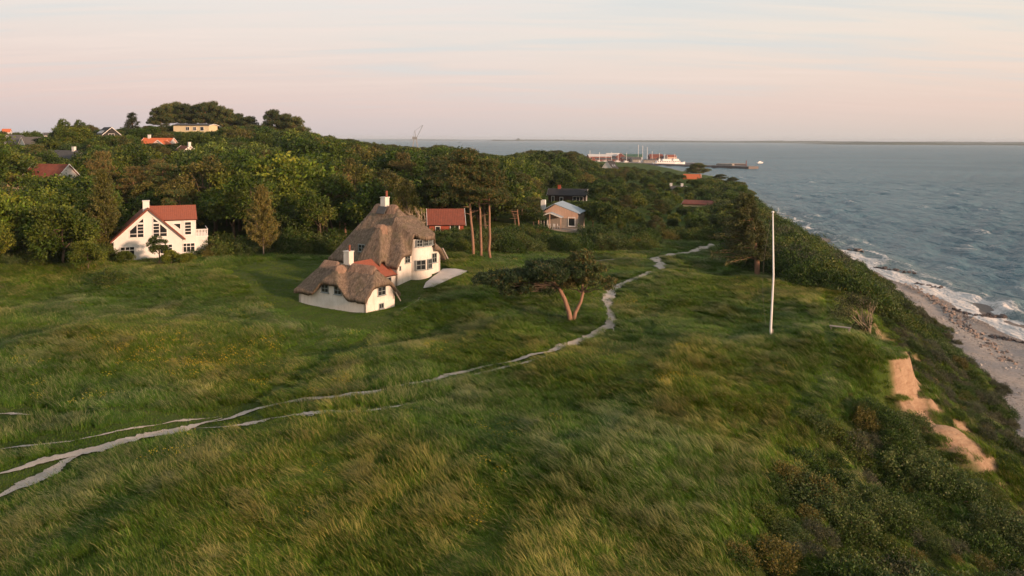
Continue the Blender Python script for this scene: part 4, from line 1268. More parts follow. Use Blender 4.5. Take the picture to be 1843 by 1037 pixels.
proto('oak_a', broadleaf(1, nblob=26, L=0.58, sprig=12), 10, 'broadleaf_tree')
proto('oak_b', broadleaf(2, col=G_DARK, col2=G_MID, nblob=38), 10, 'broadleaf_tree')
proto('oak_c', broadleaf(3, rad=3.0, col=G_MID, col2=G_OLIVE, nblob=24, base=0.2, L=0.34, sprig=18, lean=-0.18), 10, 'broadleaf_tree')
proto('oak_d', broadleaf(4, rad=4.6, col=G_DARK, col2=G_LIGHT, nblob=44, base=0.1), 10, 'broadleaf_tree')
proto('oak_e', broadleaf(5, rad=3.4, col=G_OLIVE, col2=np.array((0.15, 0.13, 0.055)), nblob=22, sprig=16, L=0.36, lean=-0.2), 10, 'broadleaf_tree')
proto('oak_f', broadleaf(6, rad=4.2, col=np.array((0.045, 0.075, 0.02)), col2=np.array((0.10, 0.14, 0.03)), nblob=40, base=0.05), 10, 'broadleaf_tree')
proto('bushy', broadleaf(7, h=8, rad=4.2, col=np.array((0.065, 0.11, 0.014)), col2=np.array((0.21, 0.235, 0.035)), nblob=46, sprig=24, L=0.40, base=0.0, lean=-0.08), 8, 'bushy_tree')
proto('bushy_b', broadleaf(8, h=8, rad=3.6, col=np.array((0.07, 0.11, 0.015)), col2=np.array((0.20, 0.22, 0.035)), nblob=40, sprig=24, L=0.38, base=0.0, lean=-0.1), 8, 'bushy_tree')
proto('pine_a', tall_pine(11, crown=0.40, rad=4.2, npad=26), 16, 'pine_tree', 'pine_bark', 'needle')
proto('pine_b', tall_pine(12, crown=0.38, lean=-0.6, rad=3.4, npad=20), 16, 'pine_tree', 'pine_bark', 'needle')
proto('pine_c', tall_pine(13, crown=0.42, lean=-0.4, rad=4.0, npad=24), 16, 'pine_tree', 'pine_bark', 'needle')
proto('pine_d', tall_pine(14, h=12, crown=0.7, rad=4.2, lean=-0.8, npad=22, mixb=0.25), 12, 'pine_tree', 'pine_bark', 'needle')
proto('pine_e', tall_pine(15, h=9, crown=0.55, rad=4.6, lean=-1.2, npad=18, mixb=0.25), 9, 'pine_tree', 'pine_bark', 'needle')
proto('pine_f', tall_pine(16, h=11, crown=0.6, rad=3.4, lean=-0.6, npad=20, mixb=0.75), 11, 'pine_tree', 'pine_bark', 'needle')
proto('spire', broadleaf(17, h=10, rad=1.9, col=np.array((0.03, 0.04, 0.018)), col2=np.array((0.05, 0.06, 0.025)), nblob=30, base=0.05, lean=-0.05, L=0.3), 10, 'spruce_tree')
proto('larch', feathery(21), 9, 'larch_tree', 'pale_bark', 'leaf')
proto('larch_b', feathery(22, h=8, rad=3.0, col=np.array((0.10, 0.10, 0.03)), col2=np.array((0.14, 0.125, 0.04))), 8, 'larch_tree', 'pale_bark', 'leaf')
proto('bare', bare_tree(23), 9, 'bare_tree', 'pale_bark', 'leaf', crown='twigs')
proto('shrub_a', shrub(31), 1.5, 'shrub', 'bark', 'shrub', 'foliage', 'stem')
proto('shrub_b', shrub(32, 1.7, 1.3, G_DARK, G_MID, n=260), 1.3, 'shrub', 'bark', 'shrub', 'foliage', 'stem')
proto('shrub_c', shrub(33, 1.5, 1.2, np.array((0.07, 0.08, 0.045)), np.array((0.12, 0.125, 0.075)), n=250, L=0.14), 1.2, 'shrub', 'bark', 'shrub', 'foliage', 'stem')
proto('shrub_d', shrub(34, 1.3, 1.5, np.array((0.09, 0.085, 0.02)), np.array((0.16, 0.135, 0.035)), n=230, nl=14, L=0.14), 1.5, 'shrub', 'bark', 'shrub', 'foliage', 'stem')
proto('shrub_e', shrub(35, 1.9, 1.6, np.array((0.055, 0.092, 0.022)), np.array((0.115, 0.14, 0.05)), n=340, nl=14, L=0.15, wind=-0.4), 1.6, 'shrub', 'bark', 'shrub', 'foliage', 'stem')

def plant(key, loc, s, label, cat, group=None, rz=None, sz=1.0, name=None):
    nm, hgt, tme, lme, stem, crown = PROTO[key]
    o = empty(name or nm, loc, random.uniform(-0.5, 0.5) if rz is None else rz, label, cat, group)
    o.scale = (s, s, s * sz)
    link(stem, tme, None, o)
    link(crown, lme, None, o)
    return o

OCC = []                                             # plan circles that fill planting keeps clear of
def tree_top(key, px, ytop, depth, label, cat='tree', group=None, sxy=None, rz=None, name=None):
    """a tree standing on the ground at this depth whose top shows at this pixel"""
    p = at(px, ytop, depth)
    g = float(H(p.x, depth))
    hgt = max(p.z - g, 1.5)
    s = hgt / PROTO[key][1]
    sx = s if sxy is None else sxy
    o = plant(key, (p.x, depth, g - 0.1), sx, label, cat, group, rz, s / sx, name)
    OCC.append((p.x, depth, 1.2))
    return o

# named trees one can point at
tree_top('bushy', 5, 336, 108, 'bushy yellow-green tree at the meadow edge beyond the rounder bush', group=None)
tree_top('bushy_b', 112, 358, 104.5, 'rounded yellow-green bushy tree beside the slim larch')
tree_top('bushy', 60, 352, 111, 'bushy green tree wedged between two larger bushy trees')
tree_top('bushy_b', 158, 428, 101.5, 'low bushy tree at the foot of the larch, left of the white house', sxy=0.55)
tree_top('bushy_b', -25, 385, 102, 'bushy tree at the meadow edge, half out of frame', sxy=0.7)
tree_top('larch', 190, 305, 113, 'slim yellowish larch leaning over the white gabled house', sxy=1.05)
tree_top('larch_b', 474, 335, 114, 'yellow-green larch on the mown lawn near the thatched house', sxy=0.95)
tree_top('bare', 42, 282, 121, 'leafless pale-branched tree rising behind the bushy trees')
tree_top('bare', 8, 300, 124, 'leafless grey tree beside the taller leafless tree')
tree_top('pine_f', 190, 276, 150, 'orange-brown pine with bare trunk above the larch', sxy=1.0)
tree_top('pine_f', 286, 290, 163, 'spreading brown pine behind the white house', sxy=1.15)
hd = wh.location.y
tree_top('oak_c', 288, 422, hd - 3.5, 'small leafy tree standing against the white gabled house', sxy=0.5)
tree_top('bushy_b', 225, 448, hd - 2.5, 'low bush at the corner of the white gabled house', cat='bush', sxy=0.3, name='bush')
tree_top('bushy_b', 335, 452, hd - 3.0, 'low bush under the wing windows of the white gabled house', cat='bush', sxy=0.3, name='bush')
tree_top('bushy_b', 308, 446, hd - 3.2, 'round dark bush below the small leafy tree', cat='bush', sxy=0.3, name='bush')
tree_top('oak_f', 370, 252, 172, 'large light-green tree crowning the wood behind the white house', sxy=1.35)
tree_top('oak_a', 430, 272, 175, 'big green tree beside the large light-green tree', sxy=1.15)
tree_top('oak_a', 598, 315, 138, 'green broadleaf tree rising left of the thatched roof')
tree_top('oak_e', 645, 284, 150, 'olive-green tree rising behind the thatched roof')
tree_top('oak_c', 540, 345, 128, 'leafy tree at the wood edge behind the annex')
tree_top('pine_f', 732, 278, 160, 'single pine with reddish top above the thatched roof', sxy=0.95)
tree_top('oak_e', 738, 322, 118, 'wind-thinned pale tree beside the thatched house', sxy=0.62)
tree_top('bare', 764, 326, 113, 'pale bare-limbed tree leaning at the corner of the thatched house', sxy=0.85)
for k, px, pb, dx, ht, lab in (('pine_a', 852, 460, 0, 15.0, 'stoutest of three tall bare-trunked pines, leaning'), ('pine_b', 866, 463, 0, 13.8, 'slender middle pine of three tall bare-trunked pines'), ('pine_c', 882, 466, 0, 13.9, 'straight pine of the three tall ones, nearest the umbrella pine')):
    x, y, z = pix(px, pb)
    plant(k, (x, y, z), ht / 16, lab, 'tree', rz=0.15)
    OCC.append((x, y, 2))
tree_top('pine_d', 935, 312, 150, 'dark pine beside the three tall pines', sxy=1.0)
tree_top('pine_d', 800, 292, 148, 'dark full pine behind the brick cottage', sxy=1.1)
tree_top('oak_f', 962, 376, 160, 'dense green tree hiding the corner of the larch-clad house', sxy=0.62)
tree_top('oak_c', 1068, 378, 168, 'slim young tree on the lawn by the larch-clad house', sxy=0.42)
tree_top('oak_e', 1070, 316, 255, 'pale olive tree beside the dark timber cabin', sxy=0.85)
tree_top('oak_c', 1120, 385, 152, 'thin young tree standing in the hedge', sxy=0.3)
# hilltop pines and skyline trees
for px, yt, d in ((292, 196, 340), (306, 190, 346), (322, 187, 352), (338, 190, 348), (356, 192, 350), (372, 188, 346), (388, 186, 350), (402, 194, 347), (416, 199, 345), (434, 207, 350)):
    tree_top('pine_e', px, yt, d, 'dark wind-shaped pine in the hilltop row above the yellow house', group='hilltop pines', sxy=1.1)
for px, yt, d, lab in ((455, 212, 340, 'small pine alone on the skyline between two groups'), (498, 201, 335, 'tall dark pine on the skyline beyond the hilltop row'), (520, 208, 338, 'dark pine close beside the tall skyline pine'), (538, 213, 335, 'last low pine at the end of the skyline')):
    tree_top('pine_e', px, yt, d, lab, sxy=1.2)
tree_top('spire', 239, 199, 330, 'narrow dark spire-shaped tree on the skyline', sxy=1.5)
tree_top('oak_c', 118, 212, 300, 'tall airy tree on the skyline above the brown roof', sxy=0.85)
tree_top('oak_c', 148, 214, 305, 'airy tree beside the tall airy skyline tree', sxy=0.8)
# pines bent by the wind on the coast
tree_top('pine_e', 1262, 295, 370, 'wind-bent pine with pale bare trunks on the coast', sxy=1.15)
for px, yt, d in ((1300, 314, 360), (1322, 320, 350), (1340, 330, 340), (1352, 344, 325)):
    tree_top('pine_e', px, yt, d, 'low dark pine on the brow above the sea', group='low coastal pines', sxy=0.72)
tree_top('shrub_a', 203, 500, 96, 'lone yellow-brown bush standing in the tall grass', 'bush', sxy=1.6, name='bush')
# ------------------------------------------------------------------ single trees with a shape of their own
def custom_tree(name, loc, label, tr, lv, wood, leaf, cat='tree', crown='crown'):
    o = empty(name, loc, 0, label, cat)
    tm_ = tr.mesh('trunk')
    tm_.polygons.foreach_set('use_smooth', np.ones(len(tm_.polygons), bool))
    link('trunk', tm_, M[wood], o)
    link(crown, lv.mesh(crown), M[leaf], o)
    return o

r = np.random.default_rng(51)
tr, lv = MB(), Leaves(52)
left = np.array([(0.0, 0, -0.5), (-0.25, 0, 0.9), (-0.7, 0.05, 2.2), (-1.3, 0.1, 3.4), (-2.3, 0.1, 4.3)])
right = np.array([(0.15, 0, -0.4), (0.45, 0.1, 0.8), (1.0, 0.2, 1.9), (1.25, 0.3, 2.9), (1.1, 0.3, 4.0), (1.4, 0.3, 5.2), (1.7, 0.2, 6.3)])
tk = MB().tube(left, [0.30, 0.25, 0.225, 0.20, 0.12], 10).tube(right, [0.24, 0.19, 0.17, 0.155, 0.13, 0.09, 0.05], 10)
pads = []
for i in range(30):
    x = -9.3 + 7.8 * (i / 29)
    y = r.uniform(-1, 1) * (1.2 + 1.8 * (x + 9.3) / 7.8)
    z = 4.15 + 0.9 * (x + 9.3) / 7.8 + r.uniform(-0.35, 0.75) * (0.6 + 0.6 * (x + 9.3) / 7.8)
    pads.append((x, y, z, r.uniform(0.8, 1.35), 0.55))
    tr.tube(bent(left[3] + (left[4] - left[3]) * r.uniform(0, 1), (x + 0.3, y, z - 0.1), 6, 0.12, r, -0.1), np.linspace(0.05, 0.012, 6), 5)
for i in range(14):
    x = r.uniform(-7.5, -2.0)
    pads.append((x, r.uniform(-1.8, 1.2), 3.2 + r.uniform(-0.2, 0.5), r.uniform(0.45, 0.8), 0.22))
    tr.tube(bent(left[3], (x + 0.2, pads[-1][1], pads[-1][2] - 0.05), 6, 0.1, r), np.linspace(0.05, 0.015, 6), 5)
for i in range(12):
    pads.append((r.uniform(-3.2, 1.2), r.uniform(-1.6, 1.8), r.uniform(4.6, 6.0), r.uniform(0.9, 1.3), 0.5))
pine_pads(lv, pads, r, 0.42, 100, mixb=0.08, dark=np.array((0.032, 0.056, 0.022)))
pads = []
for i in range(30):
    a = r.uniform(0, 6.28)
    t = r.uniform(0, 1)
    z = 3.5 + 3.6 * t ** 1.2
    q = (3.2 - 2.3 * t) * r.uniform(0.3, 1.0)
    x, y = 1.4 + q * math.cos(a) + 0.25 * (1 - t) * q, 0.2 + q * math.sin(a) * 0.85
    pads.append((x, y, z, r.uniform(0.55, 1.0), 0.35))
    tr.tube(bent(right[3 + int(t * 2.9)], (x, y, z - 0.1), 6, 0.12, r), np.linspace(0.07, 0.015, 6), 5)
pine_pads(lv, pads, r, 0.42, 80, mixb=0.3)
x, y, z = pix(1028, 578)
PINE_AT = (x, y)
up = custom_tree('umbrella_pine', (x, y, z), 'flat-topped pine with forked reddish trunk standing alone in the meadow', tk, lv, 'pine_bark', 'needle')
tr.build('branches', M['bark'], up)
OCC.append((x, y, 1.0))

r = np.random.default_rng(61)
tr, lv = MB(), Leaves(62)
hC = 11.2
main = np.array([(0.1, 0, -0.4), (0, 0, 2), (-0.25, 0, 4.2), (-0.55, 0, 6.5), (-1.0, 0, 9.0), (-1.5, 0, hC)])
tr.tube(main, [0.40, 0.34, 0.28, 0.2, 0.12, 0.03], 10)
for i in range(120):
    t = 0.2 + 0.79 * (i + r.uniform(0, 1)) / 120
    zz = hC * t
    p = np.array([np.interp(zz, main[:, 2], main[:, 0]), 0, zz])
    a = r.uniform(0, 6.28)
    lw = 1.0 if math.cos(a) < 0 else 0.42
    L = (7.4 * (1 - t) ** 0.7 + 0.7) * r.uniform(0.45, 1.0) * lw
    e = p + np.array([math.cos(a) * L - 0.15 * L, math.sin(a) * L * 0.7, r.uniform(-0.16, 0.30) * L])
    bp = bent(p, e, 8, 0.06, r, 0.12)
    tr.tube(bp, np.linspace(0.05, 0.01, 8), 4, cap=False)
    s = bp[2:].repeat(5, 0) + r.normal(0, 0.16, (30, 3)) * np.array([1, 1, 0.5])
    tint = r.uniform(0, 1)
    lv.spray(s, 9, 0.15, 0.38, 0.085, np.array((0.064, 0.080, 0.024)) * (1 - tint) + np.array((0.125, 0.115, 0.040)) * tint, 0.25, axis=np.tile(unit(e - p) * 0.8, (30, 1)), droop=0.25)
x, y, z = pix(1362, 497)
FIR = (x, y)
custom_tree('windswept_fir', (x, y, z), 'windswept brown-green conifer with drooping boughs beside the flagpole', tr, lv, 'pine_bark', 'needle')
OCC.append((x, y, 1.5))

r = np.random.default_rng(71)
tr, lv = MB(), Leaves(72)
for i in range(13):
    a = r.uniform(-0.5, 0.8)
    e = np.array([-3.1 + 3.6 * i / 12, r.uniform(-0.7, 0.7), 2.2 + 1.3 * math.sin(math.pi * (0.15 + 0.6 * i / 12)) + r.uniform(-0.2, 0.3) - (0.6 if i < 2 else 0)])
    b = bent((r.normal(0, 0.1), r.normal(0, 0.1), -0.2), e, 6, 0.1, r, 0.35)
    tr.tube(b, np.linspace(0.055, 0.012, 6), 5)
    for _ in range(5):
        q = b[r.integers(2, 5)]
        tr.tube(bent(q, q + np.array([r.uniform(-0.7, 0.6), r.uniform(-0.5, 0.5), r.uniform(0.3, 1.0)]), 4, 0.05, r), np.linspace(0.018, 0.006, 4), 4, cap=False)
    if i < 9:
        s = e + r.normal(0, 1, (26, 3)) * np.array([0.55, 0.5, 0.34])
        lv.spray(s, 8, 0.14, 0.20, 0.11, np.array((0.065, 0.075, 0.03)), 0.3)
s = np.array([-0.9, 0.3, 0.9]) + r.normal(0, 1, (60, 3)) * np.array([0.45, 0.4, 0.4])
lv.spray(s, 8, 0.14, 0.20, 0.11, np.array((0.055, 0.065, 0.025)), 0.3)
x, y, z = pix(1566, 604)
custom_tree('thorn_tree', (x, y, z), 'wind-bent thorn tree with bare twigs at the cliff edge', tr, lv, 'pale_bark', 'leaf')

# ------------------------------------------------------------------ scatter: thousands of alike plants as one stuff object
def scatter(name, loc, rot, scl, idx, tint, meshes, label=None):
    col = bpy.data.collections.new(name + '_kinds')
    for i, me in enumerate(meshes):
        col.objects.link(bpy.data.objects.new('kind_%02d_%s' % (i, name), me))
    n = len(loc)
    me = bpy.data.meshes.new(name)
    me.vertices.add(n)
    me.vertices.foreach_set('co', np.asarray(loc, np.float32).ravel())
    for nm, arr, ty, key in (('rot', rot, 'FLOAT_VECTOR', 'vector'), ('scl', scl, 'FLOAT_VECTOR', 'vector'), ('tint', tint, 'FLOAT_VECTOR', 'vector')):
        a = me.attributes.new(nm, ty, 'POINT')
        a.data.foreach_set(key, np.asarray(arr, np.float32).ravel())
    a = me.attributes.new('idx', 'INT', 'POINT')
    a.data.foreach_set('value', np.asarray(idx, np.int32))
    ng = bpy.data.node_groups.new(name, 'GeometryNodeTree')
    ng.interface.new_socket('Geometry', in_out='INPUT', socket_type='NodeSocketGeometry')
    ng.interface.new_socket('Geometry', in_out='OUTPUT', socket_type='NodeSocketGeometry')
    gi, go = ng.nodes.new('NodeGroupInput'), ng.nodes.new('NodeGroupOutput')
    ci = ng.nodes.new('GeometryNodeCollectionInfo')
    ci.inputs['Collection'].default_value = col
    ci.inputs['Separate Children'].default_value = True
    ci.inputs['Reset Children'].default_value = True
    ip = ng.nodes.new('GeometryNodeInstanceOnPoints')
    ip.inputs['Pick Instance'].default_value = True
    def attr(nm, ty):
        k = ng.nodes.new('GeometryNodeInputNamedAttribute')
        k.data_type = ty
        k.inputs['Name'].default_value = nm
        return k.outputs['Attribute']
    er = ng.nodes.new('FunctionNodeEulerToRotation')
    L = ng.links.new
    L(attr('rot', 'FLOAT_VECTOR'), er.inputs[0])
    L(er.outputs[0], ip.inputs['Rotation'])
    L(attr('scl', 'FLOAT_VECTOR'), ip.inputs['Scale'])
    L(attr('idx', 'INT'), ip.inputs['Instance Index'])
    L(gi.outputs[0], ip.inputs['Points'])
    L(ci.outputs['Instances'] if 'Instances' in ci.outputs else ci.outputs[0], ip.inputs['Instance'])
    L(ip.outputs[0], go.inputs[0])
    o = bpy.data.objects.new(name, me)
    COL.objects.link(o)
    md = o.modifiers.new('scatter', 'NODES')
    md.node_group = ng
    return tag(o, label, kind='stuff')

def stuff_mesh(key):
    me = PROTO[key][3].copy()
    me.materials.clear()
    me.materials.append(M['stuffleaf'])
    return me

# ------------------------------------------------------------------ the wood
SKY = np.array([(-200, 238), (0, 231), (95, 229), (110, 220), (165, 220), (180, 230), (225, 226), (250, 226), (285, 219), (320, 222), (395, 222), (430, 220), (470, 222), (545, 230), (600, 243), (660, 252), (690, 256), (760, 264), (795, 256), (850, 270), (912, 278), (955, 266), (1040, 270), (1080, 292), (1135, 296), (1200, 306), (1255, 314), (1330, 324), (1360, 341), (1390, 376), (1440, 396), (1500, 429), (1550, 451), (1600, 500), (1640, 540), (1700, 600), (1900, 800)], float)
FRONT = np.array([(-300, 103), (0, 106), (150, 108), (196, 116), (205, 127), (370, 127), (385, 117), (430, 117), (600, 120), (690, 121), (800, 121), (835, 146), (900, 150), (950, 162), (980, 178), (1045, 176), (1060, 166), (1120, 156), (1180, 152), (1290, 146), (1330, 128), (1345, 124), (1380, 116), (1420, 112)], float)
GUARD = [(200, 372, 360, 458, 122), (770, 832, 370, 415, 143), (836, 890, 330, 470, 140), (962, 1042, 362, 434, 182), (985, 1053, 338, 360, 250), (1084, 1114, 288, 302, 525), (313, 390, 223, 236, 334), (174, 218, 229, 243, 304), (260, 316, 246, 258, 274), (320, 348, 261, 273, 238), (76, 122, 295, 314, 164), (100, 140, 267, 282, 219), (4, 40, 242, 258, 355), (44, 63, 247, 260, 303), (8, 18, 230, 236, 630), (84, 92, 239, 246, 530), (1237, 1255, 314, 322, 399), (1243, 1288, 361, 370, 228), (1206, 1238, 327, 335, 303), (455, 490, 335, 470, 116), (170, 215, 300, 400, 114), (1240, 1285, 430, 455, 150), (265, 320, 430, 470, 116), (20, 60, 285, 330, 120)]

def allowed_height(x, y, g, rad, want):
    """tallest tree that stays below the wood's skyline and does not hide a house"""
    px, _ = project(x, y, g)
    half = rad * F / y * 0.8
    top = min(want, 40)
    for q in (px - half * 0.5, px, px + half * 0.5):
        ys = np.interp(q, SKY[:, 0], SKY[:, 1]) + rng.uniform(0, 7)
        top = min(top, at(q, ys, y).z - g)
    for a, b, c, d, dep in GUARD:
        if y < dep and px + half > a and px - half < b:
            top = min(top, at(px, d, y).z - g)
    return px, top

HOUSES = [(o.location.x, o.location.y, 7.5) for o in SC.objects if o.parent is None and o.get('category') == 'house']
trees, rest = [], []
d = 103.0
while d < 1000:
    sp = 6.6 + min(max(0, d - 150) * 0.013, 4.0)
    xx = -0.72 * d - 6
    while xx < 0.36 * d + 4:
        x, y = xx + rng.uniform(-0.4, 0.4) * sp, d + rng.uniform(-0.45, 0.45) * sp
        xx += sp
        px = W / 2 + F * x / y
        if px > 1420 or px < -90 or y < np.interp(px, FRONT[:, 0], FRONT[:, 1]):
            continue
        if x > x_edge(y) - 1:
            continue
        if any((x - a) ** 2 + (y - b) ** 2 < c * c for a, b, c in HOUSES) or any((x - a) ** 2 + (y - b) ** 2 < c * c for a, b, c in OCC):
            continue
        g = float(H(x, y))
        want = rng.uniform(7.0, 11.5) if rng.uniform() < 0.72 else rng.uniform(12, 15.5)
        if px > 1050:
            want = rng.uniform(2.6, 5.2) + max(0, (1200 - px) / 150) * rng.uniform(1.0, 2.5) + (2.5 if y > 450 else 0)
        px, top = allowed_height(x, y, g, want * 0.4, want)
        if top < 1.6:
            continue
        if top < 0.3 * want and top < 2.4 and rng.uniform() < 0.4:
            continue
        trees.append((x, y, g, top, px, want))
    d += sp * 0.93
trees.sort(key=lambda t: t[1])
keep = [t for t in trees if t[1] < 420]
# largest in view first
keep.sort(key=lambda t: -(t[3] / t[1]))
single = keep[:270]
ids = set(id(t) for t in single)
rest = [t for t in trees if id(t) not in ids]
def wood_label(px, y, key, h):
    pine = key.startswith('pine')
    if px < 200:
        where = ('among the trees near the leafless tree', 'wood around the leafless tree')
    elif px < 420:
        where = ('in the wood above the white gabled house', 'wood above the white house')
    elif px < 620:
        where = ('in the wood between the white and thatched houses', 'wood between the two houses')
    elif px < 790:
        where = ('in the wood behind the thatched house', 'wood behind the thatched house')
    elif px < 960:
        where = ('in the wood behind the tall bare-trunked pines', 'wood behind the tall pines')
    elif px < 1100:
        where = ('around the larch-clad house and timber cabin', 'trees around the timber cabin')
    else:
        where = ('in the coastal thicket above the path end', 'coastal thicket trees')
    kind = {'oak_a': 'green broadleaf tree', 'oak_b': 'dark green broadleaf tree', 'oak_c': 'slender olive-green tree', 'oak_d': 'broad dark tree with pale leaf tips', 'oak_e': 'brownish olive tree', 'oak_f': 'fresh green dense tree', 'bushy': 'bushy yellow-green tree', 'bushy_b': 'rounded yellow-green tree', 'pine_d': 'dark layered pine', 'pine_f': 'brown-needled pine', 'larch_b': 'feathery yellowish larch', 'spire': 'narrow dark spruce'}[key]
    size = 'low ' if h < 4 else ''
    return size + kind + ' ' + where[0], where[1]
KEYS = ['oak_a', 'oak_b', 'oak_c', 'oak_d', 'oak_e', 'oak_f', 'bushy', 'bushy_b', 'pine_d', 'pine_f', 'larch_b', 'spire']
WT = np.array([0.16, 0.2, 0.12, 0.2, 0.08, 0.1, 0.06, 0.05, 0.05, 0.03, 0.02, 0.02])
WR = np.array([0.12, 0.22, 0.10, 0.22, 0.08, 0.14, 0.03, 0.03, 0.05, 0.01, 0.005, 0.0])
for x, y, g, top, px, want in single:
    w = WR if px > 1000 else WT
    key = KEYS[rng.choice(len(KEYS), p=w / w.sum())]
    if top < 4.5 and key.startswith('pine'):
        key = 'oak_d'
    lab, grp = wood_label(px, y, key, top)
    hp = PROTO[key][1]
    s = max(top, 0.72 * want) / hp * rng.uniform(1.0, 1.25)
    plant(key, (x, y, g - 0.2), s, lab, 'tree', grp, rz=rng.uniform(-0.6, 0.6) + (math.pi if rng.uniform() < 0.3 else 0), sz=top / hp / s)
# what lies farther back reads as one mass
skeys = ['oak_a', 'oak_b', 'oak_c', 'oak_d', 'oak_e', 'oak_f', 'pine_d']
sm_ = [stuff_mesh(k) for k in skeys]
sh_ = [PROTO[k][1] for k in skeys]
loc, rot, scl, idx, tin = [], [], [], [], []
for x, y, g, top, px, want in rest:
    k = int(rng.integers(0, len(skeys) if top > 4.5 else 6))
    s = max(top, 0.7 * want) / sh_[k]
    loc.append((x, y, g - 0.2)); rot.append((0, 0, rng.uniform(0, 6.28))); scl.append((s * 1.1, s * 1.1, top / sh_[k])); idx.append(k)
    v = rng.uniform(0.7, 1.25)
    tin.append((v * rng.uniform(0.9, 1.15), v, v * rng.uniform(0.8, 1.1)))
# the far wooded rise on the left skyline
for i in range(900):
    y = rng.uniform(900, 2600)
    x = -y * rng.uniform(0.08, 0.72)
    if x > x_edge(y) - 10:
        continue
    g = float(H(x, y))
    k = int(rng.integers(0, 6))
    h_ = rng.uniform(8, 13)
    px, top = allowed_height(x, y, g, 8, h_)
    if top < 3:
        continue
    s = h_ * 1.7 / sh_[k]
    loc.append((x, y, g - 0.5)); rot.append((0, 0, rng.uniform(0, 6.28))); scl.append((s, s, top / sh_[k])); idx.append(k)
    v = rng.uniform(0.7, 1.2)
    tin.append((v, v, v))
print('WOOD', len(single), len(loc))
scatter('distant_woodland', loc, rot, scl, idx, tin, sm_, 'dense mass of treetops running back to the skyline')

# ------------------------------------------------------------------ shrubs: hedges, cliff scrub, coastal thicket
SHR = []
def add_shrub(x, y, h, key, region, rad=None):
    SHR.append((x, y, float(H(x, y)), h, key, region, rad or h * rng.uniform(0.9, 1.15)))
KS = ['shrub_a', 'shrub_b', 'shrub_c', 'shrub_d', 'shrub_e']
def pick(p):
    return KS[rng.choice(5, p=np.array(p) / sum(p))]
# hedge along the far side of the meadow
for px in np.arange(800, 1300, 8.5):
    for py0 in (452, 445, 438, 431):
        py = py0 + rng.uniform(-3, 3) - (px - 800) * 0.012 + (6 if px < 900 else 0)
        if (px < 905 and py0 > 446) or (985 < px < 1060 and py0 < 440) or px > 1175 and py0 > 440:
            continue
        x, y, z = pix(px + rng.uniform(-4, 4), py)
        if (x, y) and all((x - a) ** 2 + (y - b) ** 2 > 3 for a, b, _ in OCC):
            add_shrub(x, y, rng.uniform(1.4, 2.4), pick([3, 3, 0, 1, 2]), 'hedge')
# scrub at the foot of the wood
for px in np.arange(-20, 620, 11):
    dep = np.interp(px, FRONT[:, 0], FRONT[:, 1]) - rng.uniform(0.5, 3.0)
    if 195 < px < 380:
        dep = 114.5 + rng.uniform(-2, 1.5)
    x = (px - W / 2) * dep / F
    hh = rng.uniform(1.0, 2.2) if not 195 < px < 380 else rng.uniform(0.7, 1.3)
    if 455 < px < 495:
        continue
    add_shrub(x, dep, hh, pick([3, 4, 0, 1, 1]), 'wood edge')
    if not 195 < px < 380:
        add_shrub(x + rng.uniform(-1, 1), dep + 2.5, hh * 1.5, pick([3, 4, 0, 1, 1]), 'wood edge')
# the eroded slope below the meadow and the gully in front
SANDL = [(36.2, 73), (35.3, 68.5), (35.8, 62.5)]
y = 33.0
while y < 140:
    x = float(x_edge(y)) - 0.5
    while x < float(x_beach(y)) + 0.6:
        X, Y = x + rng.uniform(-0.5, 0.5), y + rng.uniform(-0.5, 0.5)
        x += 1.35
        sd = seg_dist(np.array(X), np.array(Y), SANDL)
        if sd < 2.2 + 0.4 * math.sin(Y) + 0.8 * (Y < 66) or X < x_edge(Y) + (0.3 if Y < 66 or Y > 100 else 3.0):
            continue
        t = (X - x_edge(Y)) / (x_beach(Y) - x_edge(Y))
        if rng.uniform() < 0.12:
            continue
        far = Y > 72 or X > 39
        c1_, c2_ = float(smooth_noise(X, Y, 7.0, 161)), float(smooth_noise(X, Y, 9.0, 162))
        if not far and c2_ > 0.75 and rng.uniform() < 0.8:
            continue                                 # grassy openings
        near_key = 'shrub_e' if c1_ > 0.35 else 'shrub_b' if c1_ > -0.15 else 'shrub_a' if c1_ > -0.6 else 'shrub_d' if c2_ > -0.2 else 'shrub_c'
        key = pick([1, 2, 6, 0.5, 0.7]) if far else (near_key if rng.uniform() < 0.8 else pick([2, 2, 1.0, 1.0, 3]))
        h_ = rng.uniform(0.55, 1.15) if far else rng.uniform(0.8, 1.5) * (0.5 if t < 0.08 else 1.0) * (1.0 + 0.4 * math.tanh(c1_ * 1.5))
        if sd < 6.5 and Y < 72:
            h_ = min(h_, 0.45 + 0.06 * float(sd))
        add_shrub(X, Y, h_, key, 'cliff slope' if far else 'gully')
    y += 1.3
# tall thicket beyond the meadow, along the brow
y = 100.0
while y < 430:
    sp = 2.3 + max(0, y - 120) * 0.012
    xl = np.interp(y, [100, 104, 112, 125, 150, 200, 300, 430], [41, 33.5, 35, 38, 42, 52, 74, 104])
    x = xl
    while x < float(x_beach(y)):
        X, Y = x + rng.uniform(-0.4, 0.4) * sp, y + rng.uniform(-0.4, 0.4) * sp
        x += sp
        t = (X - x_edge(Y)) / (x_beach(Y) - x_edge(Y))
        h_ = rng.uniform(2.2, 3.6) * (1 - 0.55 * max(0, t))
        g = float(H(X, Y))
        px, top = allowed_height(X, Y, g, h_, h_)
        if top > 0.7 and (X - FIR[0]) ** 2 + (Y - FIR[1]) ** 2 > 20 and not (Y < FIR[1] + 1 and abs(X - FIR[0]) < 4.5):
            add_shrub(X, Y, min(h_, max(top, 0.9)), pick([3, 5, 1, 0.5, 2]), 'coastal thicket', h_)
    y += sp * 0.9
